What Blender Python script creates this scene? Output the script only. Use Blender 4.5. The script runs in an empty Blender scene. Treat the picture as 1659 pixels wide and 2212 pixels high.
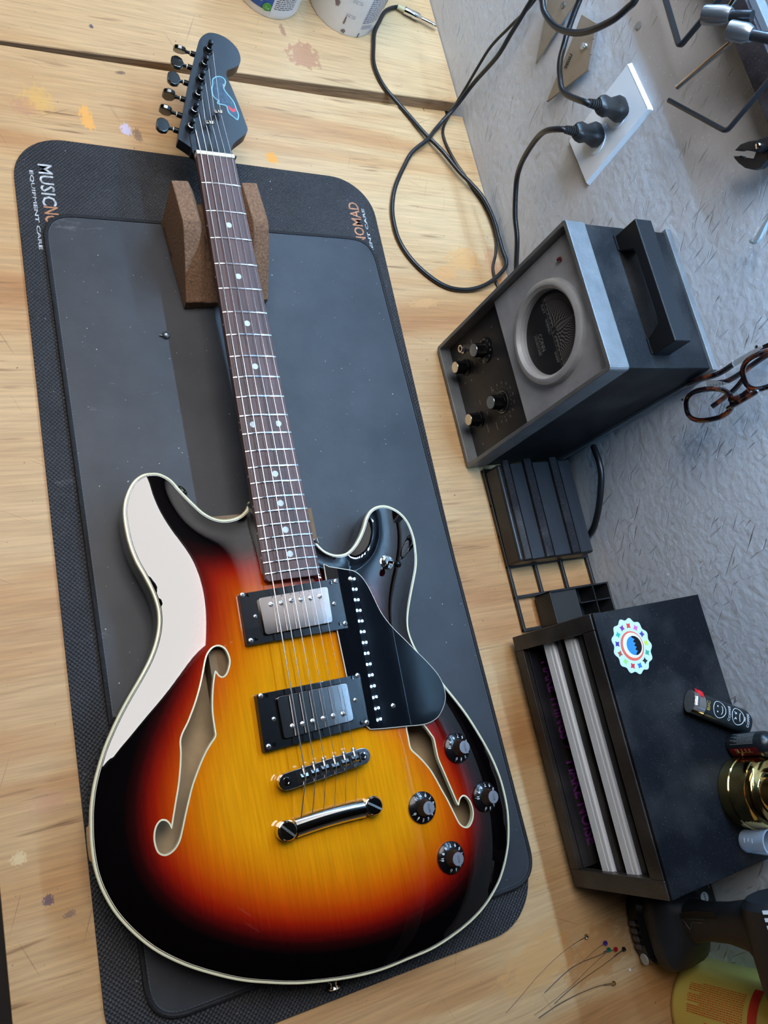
import bpy, bmesh, math, random
import numpy as np
from mathutils import Vector, Matrix, Euler, noise
from mathutils.geometry import tessellate_polygon, delaunay_2d_cdt
PI = math.pi
random.seed(7)
scene = bpy.context.scene
C = scene.collection
WY = 0.42725                      # the painted wall's face

# ------------------------------------------------------------ camera
cam_d = bpy.data.cameras.new('camera')
cam_d.sensor_fit = 'VERTICAL'
cam_d.sensor_height = 36.0
cam_d.lens = 36.0 * 1717.84 / 2212.0
cam_d.clip_start = 0.02
cam = bpy.data.objects.new('camera', cam_d)
C.objects.link(cam)
cam.matrix_world = Matrix.Translation((0.60815, -0.26956, 0.77883)) @ Euler((0.34247, -0.43305, 1.33505)).to_matrix().to_4x4()
scene.camera = cam

# ------------------------------------------------------------ world, lights, exposure
scene.view_settings.view_transform = 'Standard'
scene.view_settings.look = 'None'
scene.view_settings.exposure = 0.0
scene.view_settings.gamma = 1.0
scene.view_settings.use_curve_mapping = False
scene.cycles.max_bounces = 5; scene.cycles.diffuse_bounces = 3; scene.cycles.glossy_bounces = 3
scene.cycles.transmission_bounces = 4; scene.cycles.transparent_max_bounces = 6
scene.cycles.caustics_reflective = False; scene.cycles.caustics_refractive = False
scene.cycles.use_adaptive_sampling = True; scene.cycles.adaptive_threshold = .06
scene.cycles.use_denoising = True
world = bpy.data.worlds.new('world')
scene.world = world
world.use_nodes = True
world.node_tree.nodes['Background'].inputs[0].default_value = (0.55, 0.62, 0.75, 1)
world.node_tree.nodes['Background'].inputs[1].default_value = 0.3
LED_DOT = 2000.0                   # strength of the diodes of the strip
PANEL = 8.8                       # strength of the ceiling panels
FILL_PANEL = 3.0  # strength of the added fill panel

# ------------------------------------------------------------ measured outlines, metres
OUT = [(0.3908,-0.026),(0.3965,-0.0301),(0.4024,-0.0382),(0.4047,-0.0493),(0.4029,-0.0606),(0.3963,-0.0711),(0.3848,-0.0808),(0.3722,-0.09),(0.3607,-0.0976),(0.3543,-0.106),(0.3523,-0.1139),(0.3534,-0.1241),(0.3601,-0.1339),(0.3729,-0.1418),(0.3858,-0.1458),(0.4008,-0.1467),(0.4195,-0.1454),(0.4365,-0.1416),(0.4519,-0.1359),(0.4671,-0.131),(0.482,-0.1287),(0.4961,-0.1299),(0.5107,-0.1345),(0.5249,-0.1418),(0.5393,-0.1519),(0.5561,-0.1651),(0.5692,-0.1746),(0.5823,-0.183),(0.5953,-0.1903),(0.6119,-0.1976),(0.6241,-0.2019),(0.6374,-0.2051),(0.649,-0.2068),(0.6624,-0.2081),(0.6769,-0.2082),(0.6904,-0.2069),(0.7053,-0.2032),(0.7235,-0.1957),(0.7432,-0.183),(0.7607,-0.1678),(0.7773,-0.1477),(0.791,-0.1266),(0.803,-0.1048),(0.8126,-0.0819),(0.821,-0.0583),(0.8274,-0.0334),(0.8327,-0.0075),(0.8359,0.0196),(0.8359,0.0486),(0.8349,0.0789),(0.828,0.112),(0.818,0.1375),(0.8033,0.1584),(0.7886,0.1712),(0.7705,0.1815),(0.7526,0.1874),(0.734,0.1906),(0.7106,0.1906),(0.6863,0.1863),(0.6608,0.1777),(0.6326,0.1654),(0.6036,0.1488),(0.5827,0.1368),(0.5681,0.1275),(0.5542,0.1224),(0.5391,0.1208),(0.5245,0.1243),(0.5065,0.132),(0.4902,0.1399),(0.4771,0.1457),(0.4647,0.1491),(0.4453,0.151),(0.4273,0.1482),(0.4145,0.1403),(0.4064,0.1277),(0.4051,0.1161),(0.4086,0.1059),(0.4162,0.0984),(0.4264,0.0927),(0.4363,0.086),(0.446,0.077),(0.452,0.0668),(0.4522,0.0557),(0.4476,0.0457),(0.4408,0.0396),(0.4335,0.0357)]
FL = [(0.5306,-0.0913),(0.5261,-0.0862),(0.5254,-0.0806),(0.529,-0.0757),(0.5358,-0.0735),(0.5423,-0.0737),(0.5502,-0.0776),(0.5527,-0.0813),(0.5511,-0.0843),(0.5463,-0.0873),(0.5532,-0.0903),(0.5673,-0.0939),(0.5814,-0.0962),(0.5968,-0.0966),(0.6029,-0.0971),(0.6088,-0.1028),(0.6165,-0.1092),(0.6269,-0.116),(0.6391,-0.123),(0.6497,-0.1277),(0.6611,-0.1324),(0.6716,-0.1365),(0.6801,-0.1403),(0.6854,-0.145),(0.6877,-0.1502),(0.6872,-0.154),(0.6839,-0.1574),(0.677,-0.1588),(0.6706,-0.1583),(0.6646,-0.156),(0.6613,-0.1522),(0.6623,-0.1484),(0.6658,-0.146),(0.6695,-0.1444),(0.6608,-0.1413),(0.6475,-0.1369),(0.6367,-0.1333),(0.6228,-0.1297),(0.6104,-0.1273),(0.6007,-0.1263),(0.5943,-0.1233),(0.5872,-0.1181),(0.5781,-0.1126),(0.5688,-0.1075),(0.5563,-0.1018),(0.5445,-0.0973),(0.5365,-0.0944)]
FR = [(0.6341,0.0913),(0.6446,0.0909),(0.6548,0.091),(0.6626,0.0968),(0.6696,0.1019),(0.6788,0.1074),(0.6893,0.1117),(0.6995,0.1152),(0.709,0.1188),(0.7183,0.1217),(0.7276,0.1245),(0.7347,0.127),(0.739,0.1312),(0.7399,0.1362),(0.7361,0.1409),(0.7304,0.1438),(0.7247,0.1444),(0.7179,0.1431),(0.7131,0.1399),(0.7119,0.1367),(0.7139,0.133),(0.7189,0.1299),(0.7148,0.1279),(0.7041,0.1254),(0.6934,0.1229),(0.6826,0.1204),(0.6718,0.1179),(0.6629,0.1176),(0.6518,0.1177),(0.6469,0.1155),(0.6411,0.1126),(0.636,0.1094),(0.6295,0.1032),(0.628,0.0958)]
GUARD = [(0.4631,0.0357),(0.4664,0.0404),(0.4706,0.0552),(0.4742,0.0664),(0.4806,0.073),(0.4905,0.0779),(0.504,0.082),(0.5194,0.0866),(0.5353,0.0952),(0.5498,0.1062),(0.5645,0.1172),(0.577,0.1267),(0.5914,0.1358),(0.6048,0.1394),(0.6171,0.1377),(0.628,0.1296),(0.6333,0.1209),(0.635,0.108),(0.6327,0.0882),(0.6297,0.0631),(0.6277,0.0504)]
GEDGE = [(0.4767,0.0354),(0.5315,0.0364),(0.5704,0.0371)]
RINGN = [(0.4803,-0.056),(0.4782,0.0479),(0.5301,0.0479),(0.5307,-0.0568)]
RINGB = [(0.5742,-0.0565),(0.5746,0.0497),(0.6246,0.049),(0.6267,-0.058)]
COVN = [(0.4881,-0.0389),(0.4864,0.0323),(0.5217,0.0307),(0.5233,-0.0383)]
COVB = [(0.5807,-0.0384),(0.5808,0.0324),(0.6162,0.0322),(0.6185,-0.0383)]
SCRN = [(0.4801,-0.054),(0.4795,0.0452),(0.5268,0.0464),(0.5282,-0.0534),(0.5044,-0.0438),(0.5037,0.0372)]
SCRB = [(0.5744,-0.0538),(0.5736,0.0476),(0.6235,0.0476),(0.6244,-0.0545),(0.5994,-0.0438),(0.5984,0.0387)]
POLN = [(0.4956,-0.0281),(0.4957,-0.0177),(0.4947,-0.0074),(0.4951,0.0024),(0.4952,0.0124),(0.4948,0.0222)]
POLB = [(0.609,-0.0287),(0.609,-0.0187),(0.6086,-0.0087),(0.6084,0.002),(0.608,0.0124),(0.6081,0.0224)]
TOM = [(0.6547,-0.0433),(0.6497,0.0338)]
TAIL = [(0.6953,-0.0497),(0.6953,0.0353)]
TOG = [(0.4679,0.1093),(0.4794,0.101)]
GSC = [(0.4813,0.0606),(0.6115,0.0788)]
KN = [(0.6658,0.1421),(0.7185,0.1623),(0.7104,0.0891),(0.7619,0.1088)]
KC = [(0.6653,0.1393),(0.7191,0.1583),(0.7114,0.0866),(0.7632,0.1057)]
KR = [(0.6624,0.1265),(0.7069,0.0752),(0.6961,0.0927),(0.7479,0.1125)]
HEAD = [(-0.0087,-0.0179),(-0.013,-0.0231),(-0.0178,-0.0292),(-0.0215,-0.0345),(-0.0236,-0.0355),(-0.03,-0.0342),(-0.042,-0.0304),(-0.0628,-0.0234),(-0.09,-0.0153),(-0.1154,-0.0073),(-0.1336,-0.001),(-0.1521,0.0055),(-0.1615,0.0091),(-0.1689,0.0144),(-0.1738,0.0204),(-0.1757,0.026),(-0.1754,0.0344),(-0.1718,0.0434),(-0.1647,0.0509),(-0.1568,0.0549),(-0.1469,0.0557),(-0.1389,0.0535),(-0.1336,0.0488),(-0.129,0.0416),(-0.1255,0.0362),(-0.1214,0.0341),(-0.1142,0.0348),(-0.1037,0.0373),(-0.0896,0.0402),(-0.0757,0.0431),(-0.0628,0.0451),(-0.0535,0.0467),(-0.0476,0.047),(-0.0424,0.0447),(-0.0375,0.0397),(-0.0311,0.0323),(-0.0243,0.0259),(-0.018,0.023),(-0.0122,0.0229),(-0.0079,0.025)]
POST = [(-0.1485,0.0174),(-0.1259,0.0088),(-0.1046,0.0016),(-0.0824,-0.0054),(-0.0594,-0.0132),(-0.0374,-0.0204)]
PTOP = [(-0.1435,0.0133),(-0.1208,0.0056),(-0.0986,-0.0014),(-0.0761,-0.009),(-0.054,-0.0163),(-0.0329,-0.0235)]
BTN = [(-0.1526,-0.0097),(-0.133,-0.0157),(-0.1098,-0.023),(-0.0874,-0.0315),(-0.0658,-0.0382),(-0.0445,-0.0447)]
BTNE = [(-0.1496,0.0048),(-0.1298,-0.0019),(-0.1071,-0.0095),(-0.0843,-0.0165),(-0.0618,-0.0239),(-0.041,-0.0305)]
TREE = [(-0.0462,0.0006),(-0.0624,0.0131)]
NUTS = [(0.0009,-0.0161),(0.0005,-0.0095),(0.0006,-0.0023),(0.0008,0.0047),(0.0009,0.0117),(0.0012,0.0182)]
BIRD = [(-0.1092,0.0157),(-0.1137,0.0201),(-0.1156,0.0251),(-0.1143,0.0296),(-0.1099,0.032),(-0.1035,0.0301),(-0.0995,0.0282),(-0.0939,0.0304),(-0.0874,0.0346),(-0.0819,0.0373),(-0.0737,0.0385),(-0.0667,0.04),(-0.0598,0.0383),(-0.0583,0.0359),(-0.0618,0.0323),(-0.0658,0.0278),(-0.0716,0.0267),(-0.0751,0.0262),(-0.076,0.0212),(-0.0764,0.0166),(-0.0793,0.0165),(-0.0807,0.0178),(-0.0837,0.0142),(-0.0881,0.0123),(-0.0953,0.0124),(-0.1017,0.0145)]
BCHK = [(-0.1045,0.0194),(-0.071,0.0333),(-0.1036,0.0273)]
STRB = [(0.6455,-0.0342),(0.6449,-0.0233),(0.6442,-0.0124),(0.6434,-0.002),(0.6425,0.0084),(0.6425,0.019)]
STRT = [(0.6873,-0.0355),(0.6874,-0.0241),(0.6877,-0.0128),(0.688,-0.0018),(0.6879,0.0086),(0.6876,0.019)]
BTNH = [(0.3688,-0.0801),(0.8364,-0.0248)]
M2 = [(0.0394,-0.1575),(0.0377,0.2119),(0.7687,0.2352),(0.8036,-0.1619),(0.8053,0.224),(0.8162,-0.0935),(0.7929,-0.17),(0.817,-0.1539),(0.7539,-0.1703)]
M2L = [(0.0541,-0.1772),(0.0966,-0.1741),(0.1488,-0.1742),(0.1931,-0.1737),(0.4936,-0.1744),(0.5368,-0.1736),(0.5706,-0.1727),(0.7606,-0.1709),(0.7865,-0.171)]
M2T = [(0.0388,-0.1603),(0.0369,-0.1148),(0.0359,-0.0548),(0.0328,0.1564),(0.0333,0.1919)]
M2R = [(0.0545,0.2199),(0.1157,0.22),(0.1734,0.2206),(0.4563,0.2273),(0.5721,0.2289),(0.6224,0.2287),(0.7004,0.2294),(0.7598,0.2376)]
M2B = [(0.8187,-0.1421),(0.8172,-0.1179),(0.817,-0.0855),(0.8162,0.1745),(0.8159,0.2066)]
TXT1 = [(-0.0279,-0.1715),(0.0269,-0.1721),(0.0238,-0.1568),(-0.0241,-0.1573),(-0.0182,-0.1796),(0.078,-0.1816),(0.0777,-0.1779)]
TXT2 = [(-0.0237,0.1977),(0.03,0.1957),(0.0306,0.2102),(-0.0257,0.2148),(-0.0141,0.2159),(0.0398,0.2136),(0.0393,0.2193)]
STRIP = [(0.0317,0.4111),(0.0843,0.4124),(0.1677,0.4142),(0.0584,0.4361),(0.1072,0.4386),(0.0652,0.4424)]
SOCK = [(0.0597,0.412),(0.0765,0.4261),(0.0924,0.4277),(0.1099,0.4406),(0.1209,0.4495)]
ROD = [(0.0892,0.3578),(0.0984,0.4256),(0.0647,0.4239),(0.0604,0.4332)]
HEX1 = [(-0.0211,0.369),(-0.0107,0.3678),(0.044,0.365),(0.0415,0.4165),(0.0402,0.4253)]
HEX2 = [(0.0849,0.3384),(0.1585,0.3791),(0.1617,0.3835),(0.1466,0.4348),(0.1392,0.4482)]
PLI1 = [(0.1795,0.3805),(0.1786,0.3879),(0.182,0.396),(0.1871,0.4038),(0.1908,0.4138),(0.1933,0.4168),(0.1996,0.4132),(0.1977,0.4008),(0.194,0.3968),(0.1897,0.3929),(0.1853,0.3884),(0.1841,0.3857)]
PLI2 = [(0.1793,0.3739),(0.1837,0.3793),(0.189,0.3817),(0.1901,0.3851),(0.1958,0.3909),(0.1922,0.3949),(0.1925,0.3996),(0.1962,0.4126),(0.2024,0.4101),(0.2048,0.4052),(0.2075,0.3998),(0.2083,0.3934),(0.204,0.3859),(0.1977,0.3802),(0.1897,0.3763),(0.1833,0.3743)]
WREN = [(0.2603,0.3572),(0.2638,0.3581),(0.2667,0.3607),(0.2677,0.3647),(0.2662,0.3684),(0.2578,0.3798),(0.2541,0.3852),(0.2489,0.3861),(0.2519,0.3821),(0.2573,0.3725),(0.2608,0.3649),(0.2606,0.3612)]
SCR1 = [(-0.1339,0.1643),(-0.1467,0.1779),(-0.1771,0.2067),(-0.1925,0.2165),(-0.1413,0.2577),(-0.1401,0.2176)]
SCR2 = [(-0.0747,0.1642),(-0.0545,0.2369),(-0.0911,0.2682),(-0.119,0.2536),(-0.1052,0.2283)]
SCRTXT = [(-0.0867,0.209),(-0.0934,0.2226),(-0.0848,0.2329)]
PLATE = [(-0.0008,0.1755),(-0.0198,0.2876),(0.0528,0.2943),(0.0542,0.1798)]
PLUG = [(0.0326,0.2712),(0.0345,0.2319),(-0.0072,0.2314),(-0.0051,0.1878),(0.0112,0.2685),(0.0352,0.2453)]
CORDU = [(0.0107,0.2439),(-0.0127,0.237),(-0.0375,0.2361),(-0.0555,0.2404),(-0.0697,0.2485),(-0.0831,0.2572),(-0.0933,0.2687),(-0.1023,0.281),(-0.1094,0.2926)]
CORDL = [(0.0127,0.2026),(0.0005,0.1896),(-0.0065,0.1707),(-0.0108,0.1463),(-0.0094,0.1251),(-0.0028,0.1099),(0.0155,0.0981),(-0.0153,0.1218),(-0.0144,0.101),(0.0079,0.0865),(0.0382,0.0745),(0.0608,0.065),(0.0731,0.0543),(0.0858,0.044)]
CORDO = [(-0.1534,0.2442),(-0.1358,0.2448),(-0.1242,0.2428),(-0.1047,0.2465),(-0.0843,0.2555),(-0.0623,0.2718),(-0.0463,0.2895),(-0.0346,0.3081),(-0.0255,0.3268),(-0.0212,0.3442),(-0.0198,0.353),(-0.0258,0.3637)]
CABJ = []
CAB = [(-0.3799,0.3637),(-0.3758,0.3485),(-0.3637,0.3315),(-0.3422,0.3172),(-0.3188,0.3037),(-0.2923,0.2959),(-0.2621,0.2915),(-0.2362,0.2942),(-0.2184,0.3011),(-0.2037,0.311),(-0.182,0.3261),(-0.1499,0.3443),(-0.1217,0.3637),(-0.1078,0.3656),(-0.0889,0.3841),(-0.0715,0.3988),(-0.0477,0.414),(-0.0151,0.4266),(0.0137,0.4335),(0.0346,0.4339),(0.0581,0.4223),(0.0799,0.3982),(0.0933,0.3729),(0.0987,0.3463),(0.0963,0.3184),(0.0823,0.2943),(0.0587,0.2729),(0.0307,0.2606),(0.0016,0.2591),(-0.0245,0.2636),(-0.0561,0.2762),(-0.092,0.2991),(-0.1147,0.3165),(-0.1417,0.3422)]
CAB2 = [(-0.2092,-0.0657),(-0.1985,-0.0189),(-0.1941,0.0274),(-0.1927,0.0719),(-0.1875,0.1174),(-0.1902,0.1524),(-0.1928,0.1855),(-0.1977,0.208)]
CAB3 = [(-0.2218,-0.0471),(-0.2201,0.0159),(-0.2226,0.0693),(-0.2224,0.1057),(-0.2144,0.1478),(-0.1947,0.2018)]
JACK = [(-0.3758,0.3624),(-0.3724,0.3723),(-0.3666,0.4159),(-0.3595,0.4452)]
GLF = [(0.3817,0.2431),(0.3781,0.2475),(0.3768,0.2569),(0.3767,0.2685),(0.3784,0.2819),(0.3833,0.2953),(0.3903,0.3084),(0.3976,0.3174),(0.4009,0.3228),(0.3988,0.3261),(0.3916,0.3248),(0.3829,0.3223),(0.3788,0.3231),(0.3751,0.3304),(0.3723,0.3406),(0.371,0.3507),(0.372,0.3621)]
GLB = [(0.3841,0.2431),(0.3928,0.2465),(0.3993,0.2488),(0.4043,0.2593),(0.4072,0.2731),(0.4088,0.2896),(0.4081,0.3031),(0.4051,0.3128),(0.4046,0.3213),(0.4054,0.3292),(0.4031,0.335),(0.4039,0.3457),(0.4041,0.3534)]
GLT = [(0.3516,0.2374),(0.3541,0.2544),(0.3579,0.2703),(0.3587,0.2832),(0.3578,0.2999),(0.3583,0.3232),(0.3599,0.3432),(0.3724,0.2851),(0.3726,0.3046)]
GLS1 = [(0.3735,0.2478),(0.3693,0.2525),(0.3658,0.2636),(0.3664,0.2748),(0.3689,0.2831),(0.3765,0.2938),(0.3851,0.3036),(0.3792,0.2882),(0.3753,0.276),(0.3733,0.2625)]
GLS2 = [(0.3624,0.3117),(0.3594,0.3292),(0.3573,0.335),(0.3606,0.3411),(0.3661,0.3446),(0.3675,0.336),(0.3717,0.321),(0.3716,0.3133),(0.3679,0.3104)]
SC = [[(0.8861,0.2785),(0.8882,0.2638),(0.8936,0.2369),(0.9033,0.2073),(0.9139,0.1826),(0.9217,0.1626)],[(0.8997,0.3008),(0.902,0.2869),(0.9086,0.2635)],[(0.907,0.3029),(0.9085,0.2916),(0.9077,0.2684),(0.9091,0.2497),(0.9139,0.2301),(0.9197,0.2117)],[(0.9094,0.3121),(0.9089,0.301),(0.9156,0.2749),(0.9234,0.2492),(0.9297,0.2204),(0.9345,0.1934)],[(0.9127,0.3226),(0.9179,0.2977),(0.9231,0.263),(0.9279,0.2387),(0.9328,0.2204)],[(0.9387,0.2983),(0.9351,0.2772),(0.9341,0.25),(0.9352,0.2229),(0.9384,0.1981)]]
SKP = [(0.8591,0.3361)]
STAINS = [(-0.2544, 0.1839, 0.0245, 0.0279, 0.15, (178, 128, 100), 0.75, 0.05), (-0.2916, 0.1611, 0.0116, 0.0043, 0.15, (150, 110, 90), 0.7, 0.05), (-0.1007, -0.1124, 0.0194, 0.0083, 0.15, (236, 168, 84), 0.85, 0.06), (-0.1166, -0.1627, 0.019, 0.0189, 0.15, (222, 172, 88), 0.55, 0.25), (-0.1044, -0.178, 0.0138, 0.0146, 0.15, (190, 135, 105), 0.45, 0.2), (-0.0788, 0.1058, 0.0094, 0.009, 0.15, (226, 152, 48), 0.9, 0.05), (-0.092, -0.0702, 0.0092, 0.007, 0.15, (203, 192, 216), 0.9, 0.1), (-0.0863, -0.0578, 0.0106, 0.0055, 0.15, (95, 85, 85), 0.55, 0.05), (0.7002, -0.2369, 0.0049, 0.0051, 0.15, (96, 82, 104), 0.8, 0.06), (0.6239, -0.2304, 0.009, 0.0167, 0.15, (196, 146, 120), 0.5, 0.25), (0.0486, 0.3574, 0.0198, 0.0298, 0.15, (208, 156, 98), 0.75, 0.12), (0.056, 0.4078, 0.0311, 0.0146, 0.15, (196, 142, 104), 0.7, 0.15), (0.0725, 0.3211, 0.0119, 0.0211, 0.15, (206, 150, 92), 0.7, 0.1), (0.1199, 0.2763, 0.0071, 0.0243, 0.15, (208, 158, 104), 0.6, 0.15), (0.9067, 0.2885, 0.0261, 0.0569, 0.15, (190, 142, 90), 0.85, 0.12), (0.8915, 0.212, 0.025, 0.0529, 0.15, (204, 154, 98), 0.75, 0.15), (-0.2353, -0.0913, 0.0035, 0.0028, 0.15, (75, 72, 85), 0.9, 0.05), (-0.1735, -0.0658, 0.0028, 0.0067, 0.15, (100, 80, 70), 0.8, 0.05), (0.7154, -0.222, 0.0028, 0.0059, 0.15, (120, 95, 100), 0.6, 0.1), (0.6623, -0.2557, 0.0057, 0.0071, 0.15, (235, 215, 170), 0.5, 0.2)]

# ------------------------------------------------------------ materials
MATS = {}
def nn(t, kind, **kw):
    n = t.nodes.new(kind)
    for k, v in kw.items():
        if k.startswith('i_'):
            key = k[2:]
            n.inputs[int(key) if key.isdigit() else key].default_value = v
        else: setattr(n, k, v)
    return n
def srgb(r, g, b):
    f = lambda c: (c/255/12.92) if c/255 <= .04045 else ((c/255+.055)/1.055)**2.4
    return (f(r), f(g), f(b), 1)
def mat(name, col, rough=.5, metal=0., coat=0., spec=.5, var=0., vscale=30., vstretch=(1,1,1), bump=0., bscale=200., bstretch=(1,1,1), trans=0., alpha=1., emit=None, estr=0., ior=1.45, dust=0., croll=.03):
    if name in MATS: return MATS[name]
    m = bpy.data.materials.new(name); m.use_nodes = True
    t = m.node_tree; b = t.nodes['Principled BSDF']
    b.inputs['Base Color'].default_value = col
    b.inputs['Roughness'].default_value = rough
    b.inputs['Metallic'].default_value = metal
    b.inputs['Coat Weight'].default_value = coat
    b.inputs['Coat Roughness'].default_value = croll
    b.inputs['Specular IOR Level'].default_value = spec
    b.inputs['Transmission Weight'].default_value = trans
    b.inputs['Alpha'].default_value = alpha
    b.inputs['IOR'].default_value = ior
    if emit: b.inputs['Emission Color'].default_value = emit; b.inputs['Emission Strength'].default_value = estr
    tc = nn(t, 'ShaderNodeTexCoord')
    last = None
    if var > 0:
        mp = nn(t, 'ShaderNodeMapping'); mp.inputs['Scale'].default_value = vstretch
        t.links.new(tc.outputs['Object'], mp.inputs[0])
        n = nn(t, 'ShaderNodeTexNoise', i_Scale=vscale, i_Detail=6., i_Roughness=.6); t.links.new(mp.outputs[0], n.inputs['Vector'])
        mx = nn(t, 'ShaderNodeMix', data_type='RGBA', blend_type='MIX')
        mx.inputs[6].default_value = tuple(c*(1-var) for c in col[:3]) + (1,)
        mx.inputs[7].default_value = tuple(min(1, c*(1+var)+var*.02) for c in col[:3]) + (1,)
        r = nn(t, 'ShaderNodeMapRange', i_1=.3, i_2=.7); t.links.new(n.outputs[0], r.inputs[0])
        t.links.new(r.outputs[0], mx.inputs[0]); last = mx.outputs[2]
    if dust > 0:
        n = nn(t, 'ShaderNodeTexNoise', i_Scale=900., i_Detail=1.); t.links.new(tc.outputs['Object'], n.inputs['Vector'])
        n2 = nn(t, 'ShaderNodeTexNoise', i_Scale=14., i_Detail=4.); t.links.new(tc.outputs['Object'], n2.inputs['Vector'])
        r = nn(t, 'ShaderNodeMapRange', i_1=.70, i_2=.78); t.links.new(n.outputs[0], r.inputs[0])
        r2 = nn(t, 'ShaderNodeMapRange', i_1=.48, i_2=.75, i_4=.28*dust); t.links.new(n2.outputs[0], r2.inputs[0])
        ad = nn(t, 'ShaderNodeMath', operation='ADD', use_clamp=True); 
        ml = nn(t, 'ShaderNodeMath', operation='MULTIPLY', i_1=dust); t.links.new(r.outputs[0], ml.inputs[0])
        t.links.new(ml.outputs[0], ad.inputs[0]); t.links.new(r2.outputs[0], ad.inputs[1])
        mx = nn(t, 'ShaderNodeMix', data_type='RGBA'); t.links.new(ad.outputs[0], mx.inputs[0])
        if last: t.links.new(last, mx.inputs[6])
        else: mx.inputs[6].default_value = col
        mx.inputs[7].default_value = (.34, .33, .32, 1); last = mx.outputs[2]
    if last: t.links.new(last, b.inputs['Base Color'])
    if bump > 0:
        mp = nn(t, 'ShaderNodeMapping'); mp.inputs['Scale'].default_value = bstretch
        t.links.new(tc.outputs['Object'], mp.inputs[0])
        n = nn(t, 'ShaderNodeTexNoise', i_Scale=bscale, i_Detail=4.); t.links.new(mp.outputs[0], n.inputs['Vector'])
        bp = nn(t, 'ShaderNodeBump', i_Strength=bump, i_Distance=.001); t.links.new(n.outputs[0], bp.inputs['Height'])
        t.links.new(bp.outputs[0], b.inputs['Normal'])
    MATS[name] = m
    return m

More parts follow.
